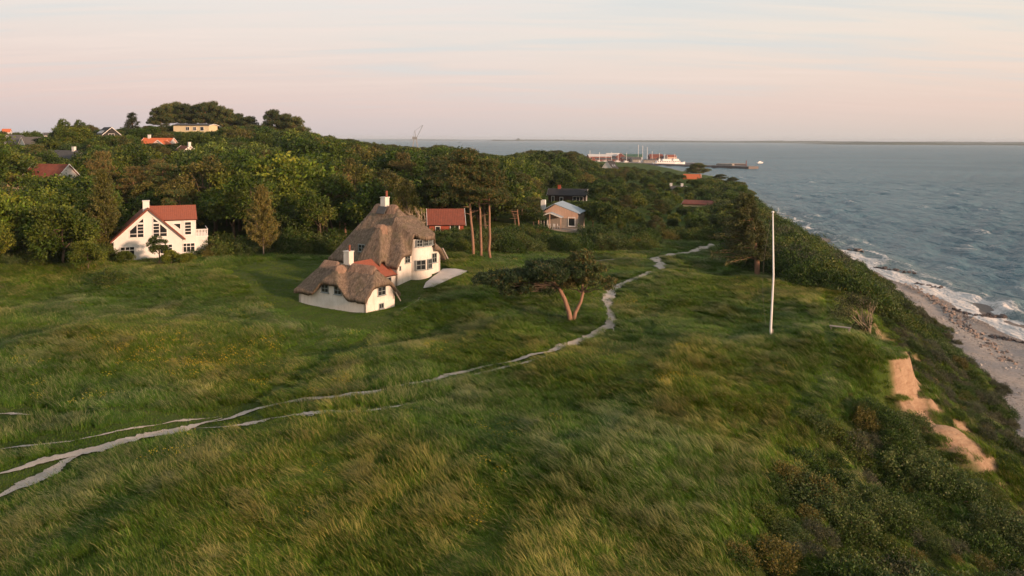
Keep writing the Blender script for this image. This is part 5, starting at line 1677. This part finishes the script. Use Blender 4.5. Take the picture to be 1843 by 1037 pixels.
# young growth scattered at the meadow's rim
for px, py, h_ in ((1500, 800, 1.5), (1540, 815, 1.4), (1470, 770, 1.2), (1640, 770, 1.3), (1600, 760, 1.2), (1560, 765, 1.3), (1420, 870, 1.2), (1380, 940, 1.0), (1480, 900, 1.6), (1330, 1010, 1.0), (1400, 1020, 1.3), (1550, 850, 1.6)):
    x, y, z = pix(px, py)
    add_shrub(x, y, h_, pick([2, 2, 0.5, 3, 3]), 'gully')
LAB = {'shrub_a': 'olive-green leafy shrub', 'shrub_b': 'dark green leafy shrub', 'shrub_c': 'grey-green fine-leaved shrub', 'shrub_d': 'yellowish shrub', 'shrub_e': 'dense windblown green shrub'}
WHERE = {'hedge': 'in the hedge beyond the meadow', 'wood edge': 'at the foot of the wood beside the tall grass', 'cliff slope': 'on the cliff slope above the shingle beach', 'gully': 'in the overgrown gully beside the sand scar', 'coastal thicket': 'in the thicket on the brow behind the flagpole'}
SHR.sort(key=lambda s_: -(s_[3] / s_[1]) * (0.8 + 0.2 * (s_[5] == 'hedge')))
vis, other = [], []
for s_ in SHR:
    px, py = project(s_[0], s_[1], s_[2] + s_[3] * 0.6)
    ok = -20 < px < 1870 and py < 1050
    (vis if ok and len(vis) < 280 else other).append(s_)
for x, y, g, h_, key, reg, rad in vis:
    s = rad / 1.5
    plant(key, (x, y, g - 0.15), s, ('tall ' if h_ > 2.4 else 'low ' if h_ < 1.0 else '') + LAB[key] + ' ' + WHERE[reg], 'shrub', 'shrubs of the ' + reg, rz=rng.uniform(-0.7, 0.7), sz=h_ / PROTO[key][1] / s)
km = [stuff_mesh(k) for k in KS]
loc, rot, scl, idx, tin = [], [], [], [], []
for x, y, g, h_, key, reg, rad in other:
    s = rad / 1.5
    v = rng.uniform(0.7, 1.2)
    loc.append((x, y, g - 0.15)); rot.append((0, 0, rng.uniform(-0.7, 0.7))); scl.append((s, s, h_ / PROTO[key][1])); idx.append(KS.index(key)); tin.append((v * rng.uniform(.9, 1.1), v, v))
print('SHRUBS', len(vis), len(other))
scatter('coastal_scrub', loc, rot, scl, idx, tin, km, 'dense scrub covering the slope down to the beach')
# ------------------------------------------------------------------ meadow grass: wind-laid tufts as one stuff object
def tuft(seed, n, h, spread, seedheads, lean=0.85, width=0.0095):
    r = np.random.default_rng(seed)
    V, C = [], []
    for i in range(n):
        a, q = r.uniform(0, 6.28), spread * math.sqrt(r.uniform())
        b = np.array([q * math.cos(a), q * math.sin(a), -0.05])
        sh = i < seedheads
        L = h * r.uniform(0.6, 1.05) * (1.25 if sh else 1.0)
        d = unit(np.array([lean, 0, 0]) + r.normal(0, 0.42, 3) * np.array([1, 1, 0]))
        ln = lean * r.uniform(0.45, 1.3)
        w = width * r.uniform(0.7, 1.3) * (0.7 if sh else 1)
        side = unit(np.cross(d + r.normal(0, 0.4, 3), [0, 0, 1]))
        pts = []
        for t in (0, 0.4, 0.75, 1.0):
            pts.append(b + np.array([0, 0, 1]) * L * (t - 0.28 * ln * t * t) + d * L * ln * 0.75 * t ** 1.8)
        ww = (w, w * 0.9, w * (1.5 if sh else 0.6), w * 0.15)
        base = np.array((0.070, 0.142, 0.008)) * r.uniform(0.75, 1.25)
        if r.uniform() < 0.25:
            base = np.array((0.120, 0.172, 0.014)) * r.uniform(0.8, 1.2)
        tipc = np.array((0.27, 0.26, 0.075)) * r.uniform(0.7, 1.15) if sh else base * 1.15
        for k in range(3):
            V += [pts[k] - side * ww[k], pts[k] + side * ww[k], pts[k + 1] + side * ww[k + 1], pts[k + 1] - side * ww[k + 1]]
            C.append(tipc if (sh and k >= 1) else base)
    me = mesh_np('tuft', np.array(V), np.arange(len(V)).reshape(-1, 4), np.array(C))
    me.materials.append(M['grass'])
    return me
TUFTS = [tuft(81, 130, 0.60, 0.52, 10), tuft(82, 130, 0.66, 0.52, 24), tuft(83, 120, 0.48, 0.52, 5), tuft(84, 130, 0.74, 0.5, 38, lean=1.1), tuft(85, 60, 0.13, 0.55, 0, lean=0.2, width=0.013),
         tuft(86, 130, 0.70, 0.42, 70, lean=1.15)]
def flower_tuft():
    r = np.random.default_rng(88)
    V, C = [], []
    for i in range(26):
        p = np.array([r.uniform(-.45, .45), r.uniform(-.45, .45), r.uniform(0.35, 0.62)])
        a, b = unit(r.normal(0, 1, 3)) * 0.035, unit(r.normal(0, 1, 3)) * 0.035
        V += [p - a, p - b, p + a, p + b]
        C.append(np.array((0.50, 0.40, 0.03)) * r.uniform(0.7, 1.1))
    me = mesh_np('tuft', np.array(V), np.arange(len(V)).reshape(-1, 4), np.array(C))
    me.materials.append(M['grass'])
    return me
TUFTS.append(flower_tuft())
gr = np.random.default_rng(90)
def meadow_points():
    X, Y = [], []
    for y0, y1, dens in ((31, 50, 7.0), (50, 72, 5.0), (72, 100, 3.4), (100, 152, 2.2)):
        n = int(dens * 1.36 * (y1 ** 2 - y0 ** 2) / 2)
        y = np.sqrt(gr.uniform(y0 ** 2, y1 ** 2, n))
        X.append(y * gr.uniform(-0.68, 0.68, n)); Y.append(y)
    return np.concatenate(X), np.concatenate(Y)
X, Y = meadow_points()
xe_, xb_ = x_edge(Y), x_beach(Y)
px = W / 2 + F * X / Y
front = np.interp(px, FRONT[:, 0], FRONT[:, 1])
ok = (X < xb_ - 1) & (Y < front + 3)
pd = path_dist(X, Y)
ok &= pd > gr.uniform(-0.24, 0.05, len(X))
ok &= ~in_poly(X, Y, TERRACE)
c_, s_ = math.cos(hang), math.sin(hang)
lu, lvv = (X - HA.x) * c_ + (Y - HA.y) * s_, -(X - HA.x) * s_ + (Y - HA.y) * c_
ok &= ~((lu > -10.7) & (lu < 0.1) & (lvv > -0.1) & (lvv < 4.7)) & ~((lu > -15.6) & (lu < -3.2) & (lvv > 4.6) & (lvv < 18.5))
sandd = seg_dist(X, Y, SANDL)
ok &= ~((sandd < 1.4 + 0.4 * gr.normal(0, 1, len(X)) + 1.0 * sstep(67, 62.5, Y)) & (X > xe_ - 0.3))
ok &= ~((X > xe_ + 1.5) & (Y < 68) & (sandd > 6) & (smooth_noise(X, Y, 9.0, 162) < 0.7) & (gr.uniform(0, 1, len(X)) < 0.75))
stp = np.hypot(H(X + 0.3, Y) - H(X - 0.3, Y), H(X, Y + 0.3) - H(X, Y - 0.3)) / 0.6
ok &= ~((stp > 0.95) & (Y > 66) & (Y < 86) & (X > 32.5) & (gr.uniform(0, 1, len(X)) < 0.85))
X, Y, px, pd, xe_ = X[ok], Y[ok], px[ok], pd[ok], xe_[ok]
n = len(X)
mow = in_poly(X, Y, MOWN) | (trail_dist(X, Y) < 0.7 + 0.25 * gr.normal(0, 1, n)) | (pd < 0.12 + 0.4 * gr.uniform(0, 1, n))
mow |= (px < 480) & (pd < 1.1)
patch = smooth_noise(X, Y, 11, 91) + 0.7 * smooth_noise(X, Y, 4.5, 92) + gr.normal(0, 0.55, n)
idx = np.where(patch > 1.5, 3, np.where(patch > 0.75, 1, np.where(patch < -0.6, 2, 0)))
idx = np.where((patch > 1.95) & (gr.uniform(0, 1, n) < 0.6), 5, idx)
# paler seeding swathes on the mounds and along the brow
brow = (X - xe_ > -9) & (X - xe_ < 1) & (gr.uniform(0, 1, n) < 0.25)
idx = np.where(brow, gr.choice([1, 3, 5], n), idx)
fl = (gr.uniform(0, 1, n) < 0.04 * sstep(0.3, 1.2, smooth_noise(X, Y, 13, 97)) + 0.13 * gauss(X, Y, -27, 66, 8, 5, 0.3)) & ~mow
idx = np.where(fl, 6, idx)
idx = np.where(mow, 4, idx)
hv = 1.0 + 0.28 * smooth_noise(X, Y, 7, 93) + gr.normal(0, 0.14, n)
hv = np.clip(hv, 0.45, 1.7)
wide = np.interp(Y, [31, 70, 110, 150], [0.95, 1.15, 1.45, 1.8])
scl = np.column_stack([wide, wide, np.where(mow, 1.0, hv) * np.interp(Y, [31, 60, 80, 150], [0.95, 0.9, 0.72, 0.8])])
wind = math.atan2(0.22, -1.0) + 0.35 * smooth_noise(X, Y, 16, 94) + gr.normal(0, 0.45, n)
rot = np.column_stack([np.zeros(n), np.zeros(n), wind])
v = np.exp(0.12 * smooth_noise(X, Y, 6, 95) + gr.normal(0, 0.16, n))
warm = 0.5 + 0.5 * np.tanh(smooth_noise(X, Y, 20, 96) * 1.2)
tint = np.column_stack([v * (0.82 + 0.36 * warm), v * (0.96 + 0.12 * warm), v * (1.25 - 0.3 * warm)])
tint[mow] *= np.array([0.95, 0.9, 1.0])
print('TUFTS', n)
scatter('meadow_grass', np.column_stack([X, Y, H(X, Y)]), rot, scl, idx, tint, TUFTS, 'long windblown meadow grass with pale seed heads')
# ------------------------------------------------------------------ flagpole, bench, post
x, y, z = pix(1387, 607)
fp = empty('flagpole', (x, y, z), 0, 'tall white flagpole standing in the meadow near the cliff', 'flagpole')
tp_ = at(1391, 384, y)
MB().tube([(0, 0, -0.5), (0, 0, 0.9), (0.15, 0, (tp_.z - z) * 0.5), (tp_.x - x, 0, tp_.z - z)], [0.11, 0.105, 0.085, 0.055], 14).build('pole', M['white_paint'], fp, True)
MB().tube([(tp_.x - x, 0, tp_.z - z), (tp_.x - x, 0, tp_.z - z + 0.06), (tp_.x - x, 0, tp_.z - z + 0.16), (tp_.x - x, 0, tp_.z - z + 0.22)], [0.05, 0.12, 0.12, 0.03], 12).build('finial', M['white_paint'], fp, True)
MB().obox((0.16, 0, 0.3), (0.05, 0, 0), (0, 0.07, 0), (0, 0, 0.45)).build('mounting_post', M['grey_wood'], fp)
hl = [(tp_.x - x - 0.08, 0, tp_.z - z - 0.1)] + [(-0.75 * math.sin(t * 2.9) - 0.05, 0.1, (tp_.z - z) * (1 - t)) for t in np.linspace(0.05, 0.9, 14)]
MB().tube(hl, 0.006, 4).build('halyard', M['grey_wood'], fp)
x, y, z = pix(1512, 597)
bn = empty('bench', (x, y, z), R(-32), 'weathered low wooden bench in the grass near the cliff edge', 'bench')
for k in range(3):
    MB().box(-0.95, 0.95, -0.22 + k * 0.155, -0.08 + k * 0.155, 0.43, 0.48).build('seat_board', M['grey_wood'], bn)
for sx in (-0.8, 0.8):
    MB().box(sx - 0.05, sx + 0.05, -0.2, -0.1, -0.2, 0.43).build('leg', M['grey_wood'], bn)
    MB().box(sx - 0.05, sx + 0.05, 0.2, 0.28, -0.2, 0.43).build('leg', M['grey_wood'], bn)
x, y, z = pix(1474, 505)
gp = empty('marker_post', (x, y, z), 0, 'short pale wooden post at the edge of the thicket', 'post')
MB().tube([(0, 0, -0.3), (0.02, 0, 0.6), (0.0, 0, 1.25)], [0.10, 0.095, 0.09], 9).build('shaft', M['pale_bark'], gp)
MB().tube([(0.0, 0, 1.25), (0.0, 0, 1.3)], [0.105, 0.04], 9).build('post_cap', M['pale_bark'], gp)

# ------------------------------------------------------------------ boulders of the groynes and the beach
def rock_mesh(seed):
    r = np.random.default_rng(seed)
    bm = bmesh.new()
    for p in unit(r.normal(0, 1, (17, 3))) * r.uniform(0.75, 1.0, (17, 1)) * np.array([1, 0.8, 0.62]):
        bm.verts.new(p)
    bmesh.ops.convex_hull(bm, input=bm.verts)
    for v in [v for v in bm.verts if not v.link_faces]:
        bm.verts.remove(v)
    me = bpy.data.meshes.new('boulder')
    bm.to_mesh(me)
    bm.free()
    return me
ROCKS = {k: [rock_mesh(100 + i) for i in range(7)] for k in ('rock', 'wet_rock')}
for k, l in ROCKS.items():
    for me in l:
        me.materials.append(M[k])
def sea_pt(px, py, z=0.5):
    d = ray(px, py)
    y = (z - CAMZ) / d[2]
    return np.array([d[0] * y, y])
def rock_row(name, pts, n, size, wid, mat, label, hgt=0.5, cat='groyne'):
    P = dense([sea_pt(*p) for p in pts], 1.0)
    o = empty(name, (float(P[0][0]), float(P[0][1]), 0), 0, label, cat)
    for i in range(n):
        t = (i + rng.uniform(-0.4, 0.4)) / n * (len(P) - 1)
        a = P[int(np.clip(t, 0, len(P) - 1))]
        q = rng.normal(0, wid, 2)
        x, y = a[0] + q[0], a[1] + q[1]
        s = size * rng.uniform(0.55, 1.25)
        c = bpy.data.objects.new('boulder', ROCKS[mat][rng.integers(0, 7)])
        COL.objects.link(c)
        c.parent = o
        zz = max(float(H(x, y)), -0.1) + hgt * rng.uniform(0.1, 0.8) * s * max(0.0, 1 - np.hypot(*q) / (2.5 * wid + 0.01))
        c.location = (x - o.location.x, y - o.location.y, zz)
        c.rotation_euler = tuple(rng.uniform(-0.6, 0.6, 2)) + (rng.uniform(0, 6.28),)
        c.scale = (s, s, s * rng.uniform(0.7, 1.1))
    return o
rock_row('rock_groyne', [(1722, 557), (1760, 563), (1822, 566)], 42, 0.62, 0.55, 'wet_rock', 'dark boulder groyne running out through the breaking surf')
rock_row('rock_groyne', [(1648, 508), (1675, 512), (1708, 517)], 30, 0.7, 0.7, 'wet_rock', 'boulder groyne between the surf-washed one and the far one')
rock_row('rock_groyne', [(1583, 479), (1610, 483), (1640, 489)], 26, 0.85, 0.9, 'wet_rock', 'far dark boulder groyne at the foot of the thicket')
rock_row('rock_groyne', [(1536, 448), (1566, 452)], 12, 1.0, 1.0, 'wet_rock', 'small remote boulder groyne along the wooded shore')
rock_row('rock_bank', [(1678, 534), (1720, 575), (1765, 612), (1800, 640), (1822, 660)], 110, 0.48, 0.75, 'rock', 'bank of pale boulders lying along the shingle beach', 0.6, 'rock bank')
rock_row('rock_bank', [(1640, 508), (1665, 528), (1690, 548)], 40, 0.42, 0.9, 'rock', 'loose stones where the beach narrows below the thicket', 0.4, 'rock bank')
rock_row('rock_bank', [(1795, 607), (1820, 613), (1860, 620)], 26, 0.55, 0.5, 'wet_rock', 'line of wet stones at the water edge by the surf', 0.4, 'rock bank')
rock_row('rock_bank', [(1738, 566), (1745, 590), (1770, 603)], 30, 0.3, 0.6, 'wet_rock', 'strip of small dark stones behind the surf-washed groyne', 0.3, 'rock bank')
# shingle cobbles strewn over the beach
n = 5200
Y = rng.uniform(70, 175, n)
X = x_beach(Y) + (x_water(Y) - x_beach(Y)) * rng.uniform(0.0, 1.02, n)
keep_ = smooth_noise(X, Y, 9, 141) + rng.normal(0, 0.8, n) > 0.1
X, Y = X[keep_], Y[keep_]
n = len(X)
s = 0.09 * np.exp(rng.normal(0, 0.5, n))
tn = rng.uniform(0.5, 1.5, (n, 1)) * np.array([[1, 0.93, 0.86]])
m, nt = new_mat('shingle_cobble')
t_ = node(nt, 'ShaderNodeAttribute', attribute_name='tint', attribute_type='INSTANCER').outputs['Color']
finish(nt, bsdf(nt, mixc(nt, 1.0, t_, (0.30, 0.30, 0.30), 'MULTIPLY'), 0.85, 0.2))
cob = []
for i in range(4):
    me = rock_mesh(200 + i)
    me.materials.append(m)
    cob.append(me)
scatter('shingle', np.column_stack([X, Y, H(X, Y) + 0.02]), np.column_stack([np.zeros(n), np.zeros(n), rng.uniform(0, 6, n)]), np.column_stack([s, s, s]), rng.integers(0, 4, n), tn, cob, 'grey shingle strewn over the beach')

# ------------------------------------------------------------------ the harbour in the distance
M['hull_white'] = simple('white_hull', (0.78, 0.77, 0.76), (0.70, 0.69, 0.68), 0.3, 0.5, 0.4, 0.02)
M['hull_dark'] = simple('dark_hull', (0.05, 0.07, 0.10), (0.04, 0.05, 0.08), 0.3, 0.5, 0.4, 0.02)
M['green_wall'] = simple('green_shed', (0.07, 0.15, 0.10), (0.05, 0.11, 0.08), 0.4, 0.7, 0.2, 0.1)
M['red_wood'] = simple('red_shed', (0.24, 0.085, 0.06), (0.17, 0.06, 0.05), 0.4, 0.8, 0.2, 0.1)
M['pale_roof'] = simple('pale_sheet_roof', (0.62, 0.60, 0.57), (0.54, 0.52, 0.50), 0.4, 0.6, 0.3, 0.1)
def hx_(px, d):
    return (px - W / 2) * d / F
q = MB()
q.prism([(hx_(1035, 1130), 1130, -3), (hx_(1228, 1040), 1040, -3), (hx_(1222, 1000), 1000, -3), (hx_(1150, 985), 985, -3), (hx_(1030, 1000), 1000, -3)], (0, 0, 5.2))
tag(q.build('quay', M['concrete'], None), kind='structure')
pa, pb_ = Vector((hx_(1138, 985), 985, 0)), Vector((hx_(1352, 866), 866, 0))
br_ = empty('breakwater', pa, math.atan2(pb_.y - pa.y, pb_.x - pa.x), 'long harbour breakwater with dark stone sides reaching into the sea', 'breakwater')
Lb = (pb_ - pa).length
MB().prism([(0, -8, -3), (0, -4, 1.6), (0, 4, 1.6), (0, 8, -3)], (Lb, 0, 0)).build('stone_bank', M['wet_rock'], br_)
MB().box(0, Lb - 4, -2.6, 2.6, 1.605, 2.3).build('roadway', M['concrete'], br_)
MB().prism([(Lb - 42, -12, -3), (Lb + 4, -12, -3), (Lb + 9, 0, -3), (Lb + 2, 10, -3), (Lb - 42, 9, -3)], (0, 0, 5.6)).build('pier_head', M['wet_rock'], br_)
MB().box(Lb - 40, Lb - 22, -3, 2.5, 2.61, 4.6).build('pier_wall', M['concrete'], br_)
MB().tube([(Lb - 6, 0, 2.4), (Lb - 6, 0, 8.5)], 0.45, 8).build('beacon', M['red_wood'], br_)
b2 = empty('breakwater', (hx_(1290, 960), 960, 0), R(-2), 'short dark breakwater behind the head of the long one', 'breakwater')
MB().prism([(0, -5, -3), (0, -2.5, 2.2), (0, 2.5, 2.2), (0, 5, -3)], (34, 0, 0)).build('stone_bank', M['wet_rock'], b2)
MB().box(1, 33, -1.2, 1.2, 2.205, 2.8).build('parapet', M['concrete'], b2)
b3 = empty('breakwater', (hx_(1222, 1010), 1010, 0), R(-3), 'low black jetty beside the white ferries', 'breakwater')
MB().prism([(0, -4, -3), (0, -3, 1.6), (0, 3, 1.6), (0, 4, -3)], (22, 0, 0)).build('stone_bank', M['hull_dark'], b3)
MB().box(1, 21, -1.5, 1.5, 1.605, 1.9).build('deck', M['concrete'], b3)
def shed(px, d, L, D, hw, hr, wall, roof, rz, label):
    o = cottage('harbour_shed', (hx_(px, d), d, 2.2), rz, label, L, D, hw, hr, wall, roof, wins=[(k * L / 5, hw * 0.55, L / 12, hw * 0.35, 1) for k in (-2, -1, 0, 1, 2)], ov=0.5)
    o['category'] = 'shed'
shed(1078, 1080, 30, 18, 5.5, 3.0, 'red_wood', 'pale_roof', R(4), 'harbour shed with red-brown walls and bright pale roof')
shed(1104, 1105, 20, 14, 6, 3.5, 'concrete', 'pale_roof', R(8), 'grey harbour shed with pale roof behind the masts')
shed(1117, 1090, 14, 12, 6, 4.0, 'red_wood', 'dark_tile', R(80), 'red-brown gabled harbour shed beside the green hall')
shed(1138, 1100, 26, 14, 6.5, 2.0, 'green_wall', 'green_wall', R(3), 'dark green harbour hall')
shed(1092, 1020, 26, 10, 3.2, 1.6, 'red_wood', 'slate', R(2), 'long low red-brown shed on the near quay')
shed(1128, 1030, 14, 10, 3.6, 2.8, 'red_wood', 'slate', R(10), 'dark gabled boathouse on the near quay')
shed(1145, 1020, 13, 10, 3.4, 2.6, 'concrete', 'slate', R(10), 'grey gabled boathouse on the near quay')
shed(1180, 1070, 18, 12, 6.0, 3.0, 'red_wood', 'dark_tile', R(4), 'dark red gabled warehouse behind the ferries')
shed(1207, 1060, 12, 10, 6.0, 2.6, 'larch', 'tile', R(10), 'pinkish gabled warehouse beyond the ferries')
shed(1168, 1000, 15, 8, 3.0, 0.8, 'concrete', 'slate', R(2), 'low grey quay building beside the ferries')
def ship(px, d, L, B, label, name='ferry', rz=0.0, tall=1.0):
    o = empty(name, (hx_(px, d), d, 0), rz, label, 'boat')
    secs = []
    for t, w, dz in ((-0.5, 0.55, 0.6), (-0.42, 0.9, 0.3), (0.1, 1.0, 0.0), (0.35, 0.75, 0.5), (0.5, 0.06, 1.5)):
        secs.append([(t * L, s * w * B / 2 * k, zz + dz * kk) for s, k, zz, kk in ((-1, 0.75, -0.8, 0), (-1, 1, L * 0.09, 1), (1, 1, L * 0.09, 1), (1, 0.75, -0.8, 0))])
    b = MB()
    v = [p for s_ in secs for p in s_]
    f = []
    for i in range(4):
        for k in range(4):
            f.append((i * 4 + k, i * 4 + (k + 1) % 4, i * 4 + 4 + (k + 1) % 4, i * 4 + 4 + k))
    f += [(0, 1, 2, 3), (16, 19, 18, 17)]
    b.add(v, f)
    b.build('hull', M['hull_white'], o)
    z0 = L * 0.09
    MB().box(-0.36 * L, 0.22 * L, -B * 0.42, B * 0.42, z0 * 0.9, z0 + 2.6 * tall).build('deckhouse', M['hull_white'], o)
    MB().box(-0.12 * L, 0.16 * L, -B * 0.34, B * 0.34, z0 + 2.61 * tall, z0 + 4.9 * tall).build('wheelhouse', M['hull_white'], o)
    for i in range(6):
        MB().box(-0.33 * L + i * 0.09 * L, -0.33 * L + i * 0.09 * L + 0.05 * L, -B * 0.425, -B * 0.42, z0 + 1.2 * tall, z0 + 2.1 * tall).build('window', M['glass'], o)
    MB().tube([(-0.02 * L, 0, z0 + 4.8 * tall), (-0.02 * L, 0, z0 + 11 * tall)], 0.3, 6).build('mast', M['hull_white'], o)
    MB().tube([(0.08 * L, 0, z0 + 4.8 * tall), (0.08 * L, 0, z0 + 9 * tall)], 0.22, 6).build('mast', M['hull_white'], o)
    MB().box(-0.26 * L, -0.2 * L, -0.8, 0.8, z0 + 2.61 * tall, z0 + 5.2 * tall).build('funnel', M['hull_white'], o)
    return o
ship(1197, 962, 31, 8, 'large white ferry moored at the harbour quay', rz=R(8))
ship(1215, 990, 26, 7, 'smaller white ferry moored behind the large one', rz=R(10))
ship(1155, 1000, 12, 4, 'white fishing boat by the low quay building', 'fishing_boat', R(5), 0.7)
def yacht(px, d, hm, label, grp):
    o = empty('sailing_boat', (hx_(px, d), d, 2.0), rng.uniform(-0.5, 0.5), label, 'boat', grp)
    MB().add([(-4, 0, 0), (-4, -1.3, 1.3), (-4, 1.3, 1.3), (1, 0, -0.2), (1, -1.4, 1.2), (1, 1.4, 1.2), (5, 0, 1.6)], [(0, 1, 4, 3), (0, 3, 5, 2), (0, 2, 1), (3, 4, 6), (3, 6, 5), (1, 2, 5, 4), (4, 5, 6)]).build('hull', M['hull_white'], o)
    MB().box(-2.2, 1.2, -0.8, 0.8, 1.25, 1.9).build('cabin', M['hull_white'], o)
    MB().tube([(0.4, 0, 1.0), (0.4, 0, hm)], 0.24, 6).build('mast', M['hull_white'], o)
    MB().tube([(0.4, 0, 2.6), (-3.6, 0, 2.7)], 0.14, 6).build('boom', M['hull_white'], o)
for px_, d_, hm in ((1061, 1010, 15), (1078, 1005, 13), (1100, 1003, 13), (1127, 1000, 12), (1148, 1040, 22), (1156, 1045, 21), (1164, 1040, 19), (1112, 1008, 12), (1173, 1010, 14), (1186, 1012, 12), (1090, 1003, 11)):
    yacht(px_, d_, hm, 'sailing boat with a bare pale mast in the harbour', 'sailing boats in the harbour')
x_, y_ = sea_pt(1368, 294, 0)
mb_ = empty('motor_boat', (float(x_), float(y_), 0), 0.2, 'small white motor boat off the breakwater head', 'boat')
MB().add([(-4, -1.4, -0.4), (-4, 1.4, -0.4), (-4, -1.6, 1.2), (-4, 1.6, 1.2), (5, 0, 1.8), (3.5, 0, -0.3)], [(0, 2, 3, 1), (0, 5, 4, 2), (1, 3, 4, 5), (0, 1, 5), (2, 4, 3)]).build('hull', M['hull_white'], mb_)
MB().box(-2, 1.2, -1, 1, 1.1, 2.8).build('cabin', M['hull_white'], mb_)
# crane above the treetops
cr_ = empty('harbour_crane', (hx_(747, 1190), 1190, float(H(hx_(747, 1190), 1190))), 0, 'grey harbour crane with raised jib above the treetops', 'crane')
for sx in (-3, 3):
    for sy in (-3, 3):
        MB().tube([(sx * 1.5, sy * 1.5, -1), (sx * 0.5, sy * 0.5, 16)], 0.5, 6).build('leg', M['steel'], cr_)
MB().box(-4, 3, -2, 2, 15, 19).build('cab', M['steel'], cr_)
jb = MB()
for s_ in (-0.8, 0.8):
    jb.tube([(2, s_, 17), (11.5, s_, 36)], 0.3, 5)
for k in range(6):
    a = Vector((2, -0.8, 17)).lerp(Vector((11.5, -0.8, 36)), k / 6)
    b = Vector((2, 0.8, 17)).lerp(Vector((11.5, 0.8, 36)), (k + 1) / 6)
    jb.tube([a, b], 0.18, 4)
jb.build('jib', M['steel'], cr_)
MB().tube([(-3, 0, 19), (-0.5, 0, 28), (11, 0, 36)], 0.22, 5).build('stay', M['steel'], cr_)
MB().tube([(-0.5, 0, 28), (0.8, 0, 18.5)], 0.4, 5).build('mast', M['steel'], cr_)

# ------------------------------------------------------------------ the air
hz_b = MB().box(-17000, 17000, -300, 17500, -6.0, 52.0).build('haze', None, None)
m = bpy.data.materials.new('haze')
m.use_nodes = True
m.node_tree.nodes.clear()
pv = node(m.node_tree, 'ShaderNodeVolumePrincipled', {'Color': (0.72, 0.84, 0.96, 1), 'Density': 0.00006, 'Anisotropy': 0.0})
node(m.node_tree, 'ShaderNodeOutputMaterial', {'Volume': pv.outputs[0]})
hz_b.data.materials.append(m)
tag(hz_b, kind='stuff')
